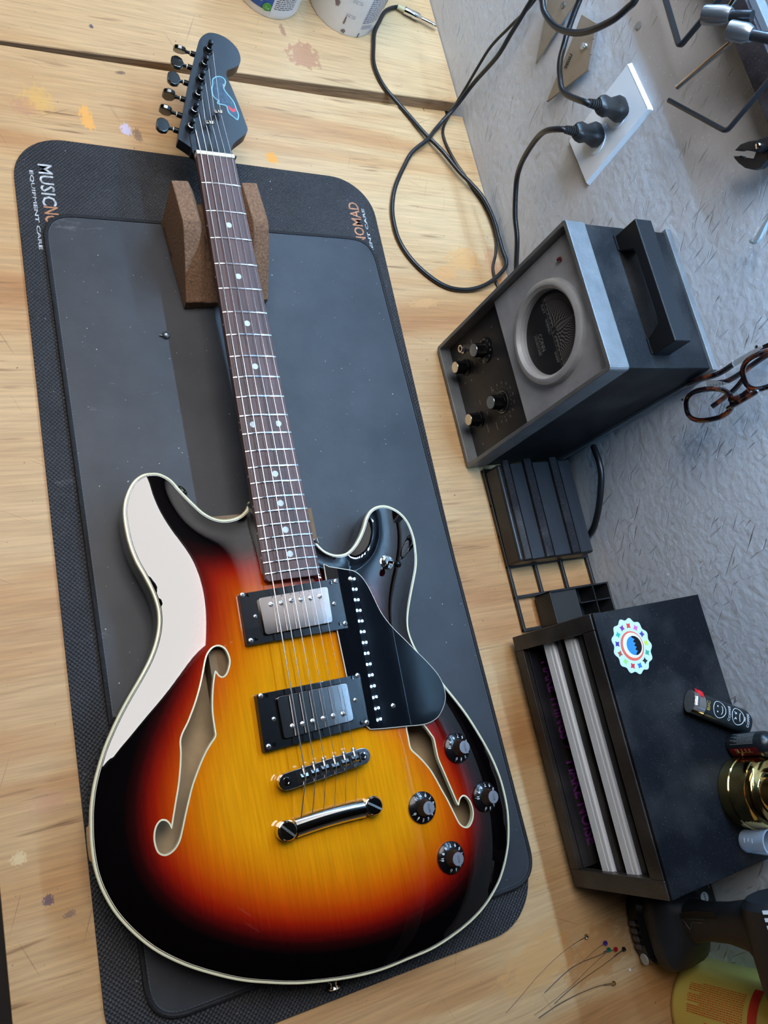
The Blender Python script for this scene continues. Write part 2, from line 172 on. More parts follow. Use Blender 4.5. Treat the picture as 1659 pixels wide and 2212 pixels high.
def wood_mat():
    """pine plywood: grain along world y, cathedral blotches, stains and scratches of its own"""
    m = bpy.data.materials.new('pine_plywood'); m.use_nodes = True
    t = m.node_tree; b = t.nodes['Principled BSDF']; L = t.links.new
    tc = nn(t, 'ShaderNodeTexCoord')
    mp = nn(t, 'ShaderNodeMapping'); mp.inputs['Scale'].default_value = (1, .13, 1); L(tc.outputs['Object'], mp.inputs[0])
    warp = nn(t, 'ShaderNodeTexNoise', i_Scale=9., i_Detail=2.); L(mp.outputs[0], warp.inputs['Vector'])
    wa = nn(t, 'ShaderNodeVectorMath', operation='MULTIPLY_ADD'); L(warp.outputs['Color'], wa.inputs[0]); wa.inputs[1].default_value = (.06, .06, .06); L(mp.outputs[0], wa.inputs[2])
    big = nn(t, 'ShaderNodeTexNoise', i_Scale=10., i_Detail=3., i_Roughness=.55, i_Distortion=.5); L(wa.outputs[0], big.inputs['Vector'])
    cr = nn(t, 'ShaderNodeValToRGB'); L(big.outputs[0], cr.inputs[0])
    e = cr.color_ramp.elements; e[0].position = .30; e[0].color = srgb(182, 130, 82); e[1].position = .62; e[1].color = srgb(211, 175, 130)
    k = e.new(.40); k.color = srgb(197, 151, 102)
    k = e.new(.47); k.color = srgb(205, 166, 119)
    mp2 = nn(t, 'ShaderNodeMapping'); mp2.inputs['Scale'].default_value = (1, .035, 1); L(tc.outputs['Object'], mp2.inputs[0])
    fine = nn(t, 'ShaderNodeTexNoise', i_Scale=330., i_Detail=5., i_Roughness=.65); L(mp2.outputs[0], fine.inputs['Vector'])
    fr = nn(t, 'ShaderNodeMapRange', i_1=.3, i_2=.72, i_3=.74, i_4=1.10); L(fine.outputs[0], fr.inputs[0])
    m1 = nn(t, 'ShaderNodeMix', data_type='RGBA', blend_type='MULTIPLY', i_0=1.0); L(cr.outputs[0], m1.inputs[6]); L(fr.outputs[0], m1.inputs[7])
    # dark open-grain dashes
    mp3 = nn(t, 'ShaderNodeMapping'); mp3.inputs['Scale'].default_value = (1, .07, 1); L(tc.outputs['Object'], mp3.inputs[0])
    ds = nn(t, 'ShaderNodeTexNoise', i_Scale=150., i_Detail=2.); L(mp3.outputs[0], ds.inputs['Vector'])
    dr = nn(t, 'ShaderNodeMapRange', i_1=.62, i_2=.72); L(ds.outputs[0], dr.inputs[0])
    dm = nn(t, 'ShaderNodeTexNoise', i_Scale=6., i_Detail=2.); L(tc.outputs['Object'], dm.inputs['Vector'])
    dmr = nn(t, 'ShaderNodeMapRange', i_1=.40, i_2=.62, i_4=.85); L(dm.outputs[0], dmr.inputs[0])
    dd = nn(t, 'ShaderNodeMath', operation='MULTIPLY'); L(dr.outputs[0], dd.inputs[0]); L(dmr.outputs[0], dd.inputs[1])
    m2 = nn(t, 'ShaderNodeMix', data_type='RGBA'); L(dd.outputs[0], m2.inputs[0]); L(m1.outputs[2], m2.inputs[6]); m2.inputs[7].default_value = srgb(128, 92, 60)
    last = m2.outputs[2]
    # small specks
    vo = nn(t, 'ShaderNodeTexNoise', i_Scale=260., i_Detail=1.); L(tc.outputs['Object'], vo.inputs['Vector'])
    vr = nn(t, 'ShaderNodeMapRange', i_1=.765, i_2=.80, i_4=.8); L(vo.outputs[0], vr.inputs[0])
    m3 = nn(t, 'ShaderNodeMix', data_type='RGBA'); L(vr.outputs[0], m3.inputs[0]); L(last, m3.inputs[6]); m3.inputs[7].default_value = srgb(90, 70, 60); last = m3.outputs[2]
    # stains with a shape of their own: x, y, rx, ry, angle, colour, strength
    for (x, y, rx, ry, ang, col, st, edge) in STAINS:
        s = nn(t, 'ShaderNodeMapping', vector_type='TEXTURE'); s.inputs['Location'].default_value = (x, y, 0); s.inputs['Rotation'].default_value = (0, 0, ang); s.inputs['Scale'].default_value = (rx, ry, 1)
        L(tc.outputs['Object'], s.inputs[0])
        sx = nn(t, 'ShaderNodeSeparateXYZ'); L(s.outputs[0], sx.inputs[0]); cx = nn(t, 'ShaderNodeCombineXYZ'); L(sx.outputs[0], cx.inputs[0]); L(sx.outputs[1], cx.inputs[1])
        ln = nn(t, 'ShaderNodeVectorMath', operation='LENGTH'); L(cx.outputs[0], ln.inputs[0])
        nz = nn(t, 'ShaderNodeTexNoise', i_Scale=2.2, i_Detail=3., i_Roughness=.7); L(s.outputs[0], nz.inputs['Vector'])
        ad = nn(t, 'ShaderNodeMath', operation='MULTIPLY_ADD', i_1=2.2); L(nz.outputs[0], ad.inputs[0]); L(ln.outputs['Value'], ad.inputs[2])
        r = nn(t, 'ShaderNodeMapRange', i_1=1.9 + edge, i_2=1.9 - edge, i_4=st); L(ad.outputs[0], r.inputs[0])
        mx = nn(t, 'ShaderNodeMix', data_type='RGBA'); L(r.outputs[0], mx.inputs[0]); L(last, mx.inputs[6]); mx.inputs[7].default_value = srgb(*col); last = mx.outputs[2]
    # long thin knife scratches: noise peaks stretched a hundredfold
    for (sc, ang, seed) in ((760., .5, 1.3), (640., -.45, 7.7), (700., 1.15, 3.1), (600., -1.2, 5.2)):
        s0 = nn(t, 'ShaderNodeMapping'); s0.inputs['Rotation'].default_value = (0, 0, ang); s0.inputs['Location'].default_value = (seed, seed, 0); L(tc.outputs['Object'], s0.inputs[0])
        s = nn(t, 'ShaderNodeVectorMath', operation='MULTIPLY'); L(s0.outputs[0], s.inputs[0]); s.inputs[1].default_value = (1, .02, 0)
        nz = nn(t, 'ShaderNodeTexNoise', i_Scale=sc, i_Detail=0.); L(s.outputs[0], nz.inputs['Vector'])
        r = nn(t, 'ShaderNodeMapRange', i_1=.80, i_2=.86, i_4=.42); L(nz.outputs[0], r.inputs[0])
        k2 = nn(t, 'ShaderNodeTexNoise', i_Scale=4. + seed, i_Detail=1.); L(tc.outputs['Object'], k2.inputs['Vector'])
        kr = nn(t, 'ShaderNodeMapRange', i_1=.45, i_2=.55); L(k2.outputs[0], kr.inputs[0])
        ml = nn(t, 'ShaderNodeMath', operation='MULTIPLY'); L(r.outputs[0], ml.inputs[0]); L(kr.outputs[0], ml.inputs[1])
        mx = nn(t, 'ShaderNodeMix', data_type='RGBA'); L(ml.outputs[0], mx.inputs[0]); L(last, mx.inputs[6]); mx.inputs[7].default_value = srgb(110, 74, 56); last = mx.outputs[2]
    L(last, b.inputs['Base Color'])
    b.inputs['Roughness'].default_value = .48; b.inputs['Specular IOR Level'].default_value = .35
    bp = nn(t, 'ShaderNodeBump', i_Strength=.25, i_Distance=.0006); L(fine.outputs[0], bp.inputs['Height']); L(bp.outputs[0], b.inputs['Normal'])
    return m

def wall_mat():
    """grey paint over oriented-strand board, white dust on it"""
    m = bpy.data.materials.new('grey_painted_strand_board'); m.use_nodes = True
    t = m.node_tree; b = t.nodes['Principled BSDF']; L = t.links.new
    tc = nn(t, 'ShaderNodeTexCoord')
    hs = []
    for i, (ang, sc, st) in enumerate(((.5, 20., 5.), (-.7, 26., 6.), (1.35, 16., 5.))):
        s = nn(t, 'ShaderNodeMapping'); s.inputs['Rotation'].default_value = (0, ang, 0); s.inputs['Location'].default_value = (i*3.1, 0, i*1.7); s.inputs['Scale'].default_value = (1, 0, st)
        L(tc.outputs['Object'], s.inputs[0])
        n = nn(t, 'ShaderNodeTexVoronoi', i_Scale=sc, voronoi_dimensions='3D'); L(s.outputs[0], n.inputs['Vector'])
        sp = nn(t, 'ShaderNodeSeparateColor'); L(n.outputs['Color'], sp.inputs[0]); hs.append(sp.outputs[0])
    a = hs[0]
    for h in hs[1:]:
        q = nn(t, 'ShaderNodeMath', operation='MAXIMUM'); L(a, q.inputs[0]); L(h, q.inputs[1]); a = q.outputs[0]
    # short strand marks: stretched noise peaks in two directions, in patches
    cks = []
    for ang, off_ in ((.85, 0.), (.35, 4.)):
        s0 = nn(t, 'ShaderNodeMapping'); s0.inputs['Rotation'].default_value = (0, ang, 0); s0.inputs['Location'].default_value = (off_, 0, off_); L(tc.outputs['Object'], s0.inputs[0])
        s = nn(t, 'ShaderNodeVectorMath', operation='MULTIPLY'); L(s0.outputs[0], s.inputs[0]); s.inputs[1].default_value = (1, 0, .085)
        n = nn(t, 'ShaderNodeTexNoise', i_Scale=330., i_Detail=1.); L(s.outputs[0], n.inputs['Vector'])
        r = nn(t, 'ShaderNodeMapRange', i_1=.66, i_2=.72); L(n.outputs[0], r.inputs[0]); cks.append(r.outputs[0])
    cr = nn(t, 'ShaderNodeMath', operation='MAXIMUM'); L(cks[0], cr.inputs[0]); L(cks[1], cr.inputs[1])
    gt = nn(t, 'ShaderNodeTexNoise', i_Scale=22., i_Detail=3.); L(tc.outputs['Object'], gt.inputs['Vector']); gr = nn(t, 'ShaderNodeMapRange', i_1=.46, i_2=.60); L(gt.outputs[0], gr.inputs[0])
    crk = nn(t, 'ShaderNodeMath', operation='MULTIPLY'); L(cr.outputs[0], crk.inputs[0]); L(gr.outputs[0], crk.inputs[1])
    hh = nn(t, 'ShaderNodeMath', operation='SUBTRACT'); L(a, hh.inputs[0]); L(crk.outputs[0], hh.inputs[1])
    fn = nn(t, 'ShaderNodeTexNoise', i_Scale=120., i_Detail=5.); L(tc.outputs['Object'], fn.inputs['Vector'])
    h2 = nn(t, 'ShaderNodeMath', operation='MULTIPLY_ADD', i_1=.7); L(fn.outputs[0], h2.inputs[0]); L(hh.outputs[0], h2.inputs[2])
    bp = nn(t, 'ShaderNodeBump', i_Strength=.8, i_Distance=.0016); L(h2.outputs[0], bp.inputs['Height']); L(bp.outputs[0], b.inputs['Normal'])
    c = nn(t, 'ShaderNodeTexNoise', i_Scale=7., i_Detail=5.); L(tc.outputs['Object'], c.inputs['Vector'])
    mx = nn(t, 'ShaderNodeMix', data_type='RGBA'); L(c.outputs[0], mx.inputs[0]); mx.inputs[6].default_value = srgb(188, 190, 195); mx.inputs[7].default_value = srgb(208, 209, 212)
    m2 = nn(t, 'ShaderNodeMix', data_type='RGBA'); cm = nn(t, 'ShaderNodeMath', operation='MULTIPLY', i_1=.35); L(crk.outputs[0], cm.inputs[0]); L(cm.outputs[0], m2.inputs[0]); L(mx.outputs[2], m2.inputs[6]); m2.inputs[7].default_value = srgb(98, 98, 100)
    d = nn(t, 'ShaderNodeTexNoise', i_Scale=420., i_Detail=1.); L(tc.outputs['Object'], d.inputs['Vector'])
    dr = nn(t, 'ShaderNodeMapRange', i_1=.735, i_2=.77); L(d.outputs[0], dr.inputs[0])
    m3 = nn(t, 'ShaderNodeMix', data_type='RGBA'); L(dr.outputs[0], m3.inputs[0]); L(m2.outputs[2], m3.inputs[6]); m3.inputs[7].default_value = srgb(235, 238, 240)
    L(m3.outputs[2], b.inputs['Base Color']); b.inputs['Roughness'].default_value = .5; b.inputs['Specular IOR Level'].default_value = .4
    return m

def rubber_mat(name, col, weave, dusty):
    m = bpy.data.materials.new(name); m.use_nodes = True
    t = m.node_tree; b = t.nodes['Principled BSDF']; L = t.links.new
    tc = nn(t, 'ShaderNodeTexCoord')
    n = nn(t, 'ShaderNodeTexNoise', i_Scale=9., i_Detail=7., i_Roughness=.65); L(tc.outputs['Object'], n.inputs['Vector'])
    r = nn(t, 'ShaderNodeMapRange', i_1=.35, i_2=.75); L(n.outputs[0], r.inputs[0])
    mx = nn(t, 'ShaderNodeMix', data_type='RGBA'); L(r.outputs[0], mx.inputs[0]); mx.inputs[6].default_value = col; mx.inputs[7].default_value = tuple(min(1, c*1.45+.012) for c in col[:3]) + (1,)
    last = mx.outputs[2]
    # scuffs
    s = nn(t, 'ShaderNodeMapping'); s.inputs['Rotation'].default_value = (0, 0, .5); s.inputs['Scale'].default_value = (1, .25, 1); L(tc.outputs['Object'], s.inputs[0])
    k = nn(t, 'ShaderNodeTexNoise', i_Scale=26., i_Detail=8., i_Roughness=.75); L(s.outputs[0], k.inputs['Vector'])
    kr = nn(t, 'ShaderNodeMapRange', i_1=.63, i_2=.80, i_4=.45*dusty); L(k.outputs[0], kr.inputs[0])
    m2 = nn(t, 'ShaderNodeMix', data_type='RGBA'); L(kr.outputs[0], m2.inputs[0]); L(last, m2.inputs[6]); m2.inputs[7].default_value = (.38, .36, .35, 1); last = m2.outputs[2]
    d = nn(t, 'ShaderNodeTexNoise', i_Scale=330., i_Detail=1.); L(tc.outputs['Object'], d.inputs['Vector'])
    dr = nn(t, 'ShaderNodeMapRange', i_1=.775, i_2=.80, i_4=.8); L(d.outputs[0], dr.inputs[0])
    m3 = nn(t, 'ShaderNodeMix', data_type='RGBA'); L(dr.outputs[0], m3.inputs[0]); L(last, m3.inputs[6]); m3.inputs[7].default_value = (.62, .62, .6, 1); last = m3.outputs[2]
    L(last, b.inputs['Base Color'])
    b.inputs['Roughness'].default_value = .55 if weave else .5
    b.inputs['Specular IOR Level'].default_value = .4
    if weave:
        hs = []
        for ang in (PI/4, -PI/4):
            s = nn(t, 'ShaderNodeMapping'); s.inputs['Rotation'].default_value = (0, 0, ang); L(tc.outputs['Object'], s.inputs[0])
            w = nn(t, 'ShaderNodeTexWave', i_Scale=105., wave_profile='TRI'); L(s.outputs[0], w.inputs['Vector']); hs.append(w.outputs['Fac'])
        q = nn(t, 'ShaderNodeMath', operation='MULTIPLY'); L(hs[0], q.inputs[0]); L(hs[1], q.inputs[1])
        bp = nn(t, 'ShaderNodeBump', i_Strength=.9, i_Distance=.0012); L(q.outputs[0], bp.inputs['Height']); L(bp.outputs[0], b.inputs['Normal'])
    else:
        f = nn(t, 'ShaderNodeTexNoise', i_Scale=900., i_Detail=2.); L(tc.outputs['Object'], f.inputs['Vector'])
        bp = nn(t, 'ShaderNodeBump', i_Strength=.12, i_Distance=.0005); L(f.outputs[0], bp.inputs['Height']); L(bp.outputs[0], b.inputs['Normal'])
    return m

def burst_mat():
    """glossy three-colour sunburst; the colour follows the 'burst' attribute (how far from the rim the wood is)"""
    m = bpy.data.materials.new('sunburst_lacquer'); m.use_nodes = True
    t = m.node_tree; b = t.nodes['Principled BSDF']; L = t.links.new
    at = nn(t, 'ShaderNodeAttribute', attribute_name='burst')
    tc = nn(t, 'ShaderNodeTexCoord')
    mp = nn(t, 'ShaderNodeMapping'); mp.inputs['Scale'].default_value = (.05, 1, 1); L(tc.outputs['Object'], mp.inputs[0])
    n = nn(t, 'ShaderNodeTexNoise', i_Scale=420., i_Detail=4.); L(mp.outputs[0], n.inputs['Vector'])
    cr = nn(t, 'ShaderNodeValToRGB'); L(at.outputs['Fac'], cr.inputs[0])
    e = cr.color_ramp.elements
    e[0].position = .27; e[0].color = srgb(5, 3, 4); e[1].position = .98; e[1].color = srgb(226, 148, 14)
    for p, c in ((.35, (38, 5, 6)), (.42, (92, 10, 8)), (.50, (146, 26, 8)), (.60, (182, 60, 8)), (.72, (205, 98, 8)), (.85, (218, 130, 10))):
        k = e.new(p); k.color = srgb(*c)
    r = nn(t, 'ShaderNodeMapRange', i_1=.3, i_2=.7, i_3=.88, i_4=1.10); L(n.outputs[0], r.inputs[0])
    n2 = nn(t, 'ShaderNodeTexNoise', i_Scale=12., i_Detail=3.); L(tc.outputs['Object'], n2.inputs['Vector'])
    r2 = nn(t, 'ShaderNodeMapRange', i_1=.3, i_2=.7, i_3=.93, i_4=1.05); L(n2.outputs[0], r2.inputs[0])
    q = nn(t, 'ShaderNodeMath', operation='MULTIPLY'); L(r.outputs[0], q.inputs[0]); L(r2.outputs[0], q.inputs[1])
    mx = nn(t, 'ShaderNodeMix', data_type='RGBA', blend_type='MULTIPLY', i_0=1.); L(cr.outputs[0], mx.inputs[6]); L(q.outputs[0], mx.inputs[7])
    L(mx.outputs[2], b.inputs['Base Color'])
    b.inputs['Roughness'].default_value = .5; b.inputs['Specular IOR Level'].default_value = .0
    b.inputs['Coat Weight'].default_value = 1.; b.inputs['Coat Roughness'].default_value = .015; b.inputs['Coat IOR'].default_value = 1.8
    return m

# ------------------------------------------------------------ mesh helpers
def basis(d):
    d = Vector(d).normalized(); a = Vector((0, 0, 1)) if abs(d.z) < .9 else Vector((1, 0, 0))
    x = d.cross(a).normalized(); return x, d.cross(x).normalized(), d
class MB:
    """collects shapes and links them as ONE mesh object"""
    def __init__(s): s.v = []; s.f = []; s.sm = []
    def add(s, vs, fs, smooth=False):
        o = len(s.v); s.v += [tuple(v) for v in vs]; s.f += [tuple(i+o for i in f) for f in fs]; s.sm += [smooth]*len(fs)
        return s
    def box(s, c, d, rot=None, taper=1.):
        c = Vector(c); R = rot or Matrix.Identity(3); vs = []
        for z in (-1, 1):
            k = taper if z > 0 else 1.
            for x, y in ((-1, -1), (1, -1), (1, 1), (-1, 1)): vs.append(c + R @ Vector((x*d[0]/2*k, y*d[1]/2*k, z*d[2]/2)))
        return s.add(vs, [(3, 2, 1, 0), (4, 5, 6, 7), (0, 1, 5, 4), (1, 2, 6, 5), (2, 3, 7, 6), (3, 0, 4, 7)])
    def span(s, a, b):
        return s.box([(a[i]+b[i])/2 for i in range(3)], [abs(b[i]-a[i]) for i in range(3)])
    def lathe(s, prof, o=(0, 0, 0), axis=(0, 0, 1), n=24, smooth=True, cap=True, arc=None):
        o = Vector(o); x, y, d = basis(axis); vs = []; m = len(prof)
        for k in range(n):
            a = 2*PI*k/n
            for r, h in prof: vs.append(o + x*(r*math.cos(a)) + y*(r*math.sin(a)) + d*h)
        fs = []
        for k in range(n):
            for j in range(m-1):
                a, b = k*m+j, ((k+1) % n)*m+j; fs.append((a, a+1, b+1, b))
        s.add(vs, fs, smooth)
        if cap:
            o2 = len(s.v)-len(vs)
            if prof[0][0] > 1e-6: s.f.append(tuple(o2+k*m for k in range(n))); s.sm.append(False)
            if prof[-1][0] > 1e-6: s.f.append(tuple(o2+k*m+m-1 for k in range(n))[::-1]); s.sm.append(False)
        return s
    def cyl(s, a, b, r, r2=None, n=16, smooth=True):
        a = Vector(a); b = Vector(b); return s.lathe([(r, 0), (r if r2 is None else r2, (b-a).length)], a, b-a, n, smooth)
    def tube(s, pts, r, n=8, smooth=True, cap=True, flat=1.):
        P = [Vector(p) for p in pts]; R = r if isinstance(r, (list, tuple)) else [r]*len(P)
        vs = []; px = None
        for i, p in enumerate(P):
            d = (P[min(i+1, len(P)-1)] - P[max(i-1, 0)]).normalized()
            if px is None: x, y, _ = basis(d)
            else:
                x = (px - d*px.dot(d)).normalized(); y = d.cross(x)
            px = x
            for k in range(n):
                a = 2*PI*k/n; vs.append(p + (x*math.cos(a) + y*math.sin(a)*flat)*R[i])
        fs = [(i*n+k, i*n+(k+1) % n, (i+1)*n+(k+1) % n, (i+1)*n+k) for i in range(len(P)-1) for k in range(n)]
        s.add(vs, fs, smooth)
        if cap:
            o = len(s.v)-len(vs); s.f.append(tuple(o+k for k in range(n))[::-1]); s.f.append(tuple(o+(len(P)-1)*n+k for k in range(n))); s.sm += [False, False]
        return s
    def prism(s, poly, z0, z1, fr=None, smooth=False, inset_top=0.):
        """poly in 2d, extruded from z0 to z1 in frame fr(x, y, z) -> point"""
        fr = fr or (lambda x, y, z: (x, y, z)); n = len(poly)
        ar = sum(poly[i-1][0]*poly[i][1]-poly[i][0]*poly[i-1][1] for i in range(n))
        if ar < 0: poly = poly[::-1]
        top = offset(poly, -inset_top) if inset_top else poly
        tri = tessellate_polygon([[Vector((x, y, 0)) for x, y in poly]])
        vs = [fr(x, y, z0) for x, y in poly] + [fr(x, y, z1) for x, y in top]
        fs = []
        for a, b, c in tri:
            A, B, Cc = poly[a], poly[b], poly[c]
            if (B[0]-A[0])*(Cc[1]-A[1])-(B[1]-A[1])*(Cc[0]-A[0]) < 0: a, b, c = c, b, a
            fs += [(c, b, a), (a+n, b+n, c+n)]
        s.add(vs, fs, False)
        o = len(s.v)-2*n
        for i in range(n):
            j = (i+1) % n; s.f.append((o+i, o+j, o+n+j, o+n+i)); s.sm.append(smooth)
        return s
    def build(s, name, m, parent=None, bevel=0., seg=2, loc=None, rot=None, label=None, recalc=True):
        me = bpy.data.meshes.new(name); me.from_pydata(s.v, [], s.f); me.polygons.foreach_set('use_smooth', s.sm); me.update()
        if any(s.sm): me.set_sharp_from_angle(angle=math.radians(38))
        if recalc:
            bm = bmesh.new(); bm.from_mesh(me); bmesh.ops.recalc_face_normals(bm, faces=bm.faces); bm.to_mesh(me); bm.free()
        o = bpy.data.objects.new(name, me); C.objects.link(o)
        if m: me.materials.append(m)
        if parent: o.parent = parent
        if loc: o.location = loc
        if rot: o.rotation_euler = rot
        if bevel:
            md = o.modifiers.new('bevel', 'BEVEL'); md.width = bevel; md.segments = seg; md.limit_method = 'ANGLE'; md.angle_limit = .6; md.harden_normals = False
        if label: o['label'] = label
        return o
def offset(P, d):
    """offset a closed ccw outline outwards by d"""
    n = len(P); out = []
    for i in range(n):
        a = Vector(P[i-1]); b = Vector(P[i]); c = Vector(P[(i+1) % n])
        e1 = (b-a); e2 = (c-b)
        if e1.length < 1e-9 or e2.length < 1e-9: out.append(tuple(b)); continue
        e1.normalize(); e2.normalize()
        n1 = Vector((e1.y, -e1.x)); n2 = Vector((e2.y, -e2.x)); m = n1+n2
        if m.length < .3: m = n1
        m.normalize(); k = min(1.6, 1/max(.4, m.dot(n1)))
        out.append((b.x+m.x*d*k, b.y+m.y*d*k))
    return out
def ccw(P):
    return P if sum(P[i-1][0]*P[i][1]-P[i][0]*P[i-1][1] for i in range(len(P))) > 0 else P[::-1]
def spline(P, n=6, closed=False):
    P = [Vector(p) for p in P]; N = len(P); o = []
    for i in range(N if closed else N-1):
        if closed: a, b, c, d = P[i-1], P[i], P[(i+1) % N], P[(i+2) % N]
        else: a, b, c, d = P[max(i-1, 0)], P[i], P[i+1], P[min(i+2, N-1)]
        for k in range(n):
            t = k/n; o.append(.5*((2*b)+(c-a)*t+(2*a-5*b+4*c-d)*t*t+(3*b-a-3*c+d)*t**3))
    if not closed: o.append(P[-1])
    return [tuple(p) for p in o]
def rrect(x0, y0, x1, y1, r, n=6):
    o = []
    for cx, cy, a0 in ((x1-r, y1-r, 0), (x0+r, y1-r, 90), (x0+r, y0+r, 180), (x1-r, y0+r, 270)):
        for k in range(n+1):
            a = math.radians(a0+90*k/n); o.append((cx+r*math.cos(a), cy+r*math.sin(a)))
    return o
def quad_round(Q, r, n=5):
    """rounded corners on a general convex quad"""
    Q = ccw(Q); o = []
    for i in range(len(Q)):
        p = Vector(Q[i]); a = (Vector(Q[i-1])-p).normalized(); b = (Vector(Q[(i+1) % len(Q)])-p).normalized()
        for k in range(n+1):
            t = k/n; o.append(tuple(p + a*r*(1-t)**2 + b*r*t**2))
    return o
def thing(name, label, cat, loc=(0, 0, 0), rot=(0, 0, 0), group=None):
    o = bpy.data.objects.new(name, None); C.objects.link(o); o.location = loc; o.rotation_euler = rot; o.empty_display_size = .02
    o['label'] = label; o['category'] = cat
    if group: o['group'] = group
    return o
def tag(o, label, cat, group=None):
    o['label'] = label; o['category'] = cat
    if group: o['group'] = group
    return o
def struct(o): o['kind'] = 'structure'; return o
_tn = [0]
def text(s, name, m, fr, box, parent=None, depth=.0001, bold=0., spacing=1.):
    """flat print of real lettering, fitted into box=(x0,y0,x1,y1) of the frame fr(x,y,z)"""
    cu = bpy.data.curves.new('t', 'FONT'); cu.body = s; cu.resolution_u = 2; cu.offset = bold; cu.space_character = spacing
    if '\n' in s: cu.space_line = .9
    to = bpy.data.objects.new('t', cu); C.objects.link(to)
    dg = bpy.context.evaluated_depsgraph_get(); dg.update()
    me = bpy.data.meshes.new_from_object(to.evaluated_get(dg))
    bpy.data.objects.remove(to); bpy.data.curves.remove(cu)
    xs = [v.co.x for v in me.vertices]; ys = [v.co.y for v in me.vertices]
    x0, x1, y0, y1 = min(xs), max(xs), min(ys), max(ys)
    for v in me.vertices:
        X = box[0]+(v.co.x-x0)/(x1-x0)*(box[2]-box[0]); Y = box[1]+(v.co.y-y0)/max(1e-6, y1-y0)*(box[3]-box[1])
        v.co = Vector(fr(X, Y, depth))
    me.name = name; me.materials.clear(); me.materials.append(m)
    o = bpy.data.objects.new(name, me); C.objects.link(o)
    if parent: o.parent = parent
    return o
def lines_print(name, m, fr, rows, parent=None, depth=.0001, seed=1, word=(.6, 2.2), h=.45):
    """rows of tiny unreadable small print: (x0, y, x1, rowheight)"""
    rnd = random.Random(seed); b = MB()
    for x0, y, x1, hh in rows:
        x = x0
        while x < x1:
            w = rnd.uniform(*word)*hh; e = min(x+w, x1)
            nx = max(1, int((e-x)/.004))
            for q in range(nx):
                a, c = x+(e-x)*q/nx, x+(e-x)*(q+1)/nx
                b.add([fr(a, y, depth), fr(c, y, depth), fr(c, y+hh*h, depth), fr(a, y+hh*h, depth)], [(0, 1, 2, 3)])
            x = e + hh*.4
    return b.build(name, m, parent)

# ------------------------------------------------------------ shared materials
M_wall = wall_mat()
M_wood = wood_mat()
M_matbig = rubber_mat('woven_rubber', (.021, .021, .024, 1), True, 1.)
M_matsmall = rubber_mat('desk_pad_cloth', (.024, .026, .031, 1), False, 1.3)
M_stitch = mat('stitched_edge', (.010, .010, .012, 1), .7, bump=.8, bscale=500.)
M_burst = burst_mat()
M_black = mat('black_lacquer', (.004, .004, .004, 1), .5, coat=1., croll=.015, spec=0.)
M_cream = mat('cream_binding', srgb(222, 214, 178), .3, coat=.5)
M_white_line = mat('white_purfling', srgb(225, 222, 205), .35)
M_ply = mat('guard_black_plastic', (.004, .005, .007, 1), .5, coat=.8, croll=.004, spec=0.)
M_blackpl = mat('black_plastic', (.004, .004, .005, 1), .25, coat=.3, spec=.3)
M_screw = mat('bright_screw', (.85, .84, .82, 1), .30, 1.)
M_chrome = mat('nickel_chrome', (.78, .76, .73, 1), .07, 1.)
M_chrome_worn = mat('worn_chrome', (.62, .57, .55, 1), .12, 1.)
M_steel = mat('string_steel', (.72, .72, .74, 1), .25, 1.)
M_fretw = mat('fret_wire', (.80, .81, .84, 1), .18, 1.)
M_rose = mat('rosewood', srgb(84, 58, 54), .45, var=.38, vscale=90., vstretch=(.07, 1, 1), bump=.2, bscale=300., bstretch=(.05, 1, 1))
M_neck = mat('neck_satin_black', (.012, .010, .010, 1), .35)
M_rose_side = mat('neck_brown', srgb(92, 50, 36), .4)
M_head = mat('headstock_satin_black', (.012, .013, .017, 1), .38)
M_pearl = mat('pearl_dot', srgb(196, 206, 214), .35, coat=.3)
M_bone = mat('bone_nut', srgb(226, 218, 196), .4)
M_blackmetal = mat('black_plated_metal', (.020, .022, .024, 1), .22, .6)
M_smoke = mat('smoked_chrome', (.13, .14, .14, 1), .22, 1.)
M_tan = mat('bare_inner_wood', srgb(176, 152, 118), .8, var=.12, vscale=40.)
M_block = mat('centre_block_wood', srgb(120, 96, 70), .8, var=.15, vscale=40.)
M_cork = mat('brown_cork', srgb(128, 96, 72), .85, var=.42, vscale=420., bump=1., bscale=500.)
M_white = mat('white_print', srgb(222, 224, 226), .5)
M_whitew = mat('worn_white_print', srgb(176, 178, 180), .6, var=.55, vscale=160.)
M_orange = mat('worn_orange_print', srgb(178, 122, 86), .6, var=.45, vscale=160.)
M_grey_print = mat('grey_print', srgb(150, 150, 148), .5)
M_cable = mat('black_rubber_cable', (.010, .010, .011, 1), .33, spec=.6)
M_tuner = mat('black_crackle_paint', (.007, .008, .010, 1), .45, spec=.3, bump=.35, bscale=700., dust=.35)
M_alu = mat('cast_aluminium', (.50, .52, .55, 1), .42, .40, var=.22, vscale=18., bump=.3, bscale=260.)
M_bezel = mat('grey_painted_bezel', (.17, .18, .19, 1), .45, .30, var=.25, vscale=24., bump=.3, bscale=300.)
M_satin = mat('satin_black', (.010, .010, .011, 1), .38, dust=.25)
M_case = mat('dusty_black_case', (.0045, .005, .007, 1), .5, spec=.16, bump=.2, bscale=600., dust=.28)
M_rail = mat('ridged_aluminium', (.84, .89, .97, 1), .5, .15)
M_purple = mat('purple_print', srgb(150, 66, 160), .5)
M_brass = mat('polished_brass', (.72, .50, .18, 1), .10, 1.)
M_brass2 = mat('brushed_brass', (.60, .44, .17, 1), .26, 1., bump=.1, bscale=60.)
M_bronze = mat('brass_coloured_steel', (.34, .28, .21, 1), .42, .55, var=.15, vscale=22.)
M_tool = mat('black_oxide_steel', (.05, .05, .055, 1), .32, .7)
M_tool2 = mat('dull_tool_steel', (.30, .31, .32, 1), .30, .9)
M_plate = mat('white_plastic_plate', srgb(232, 236, 240), .3, coat=.2)
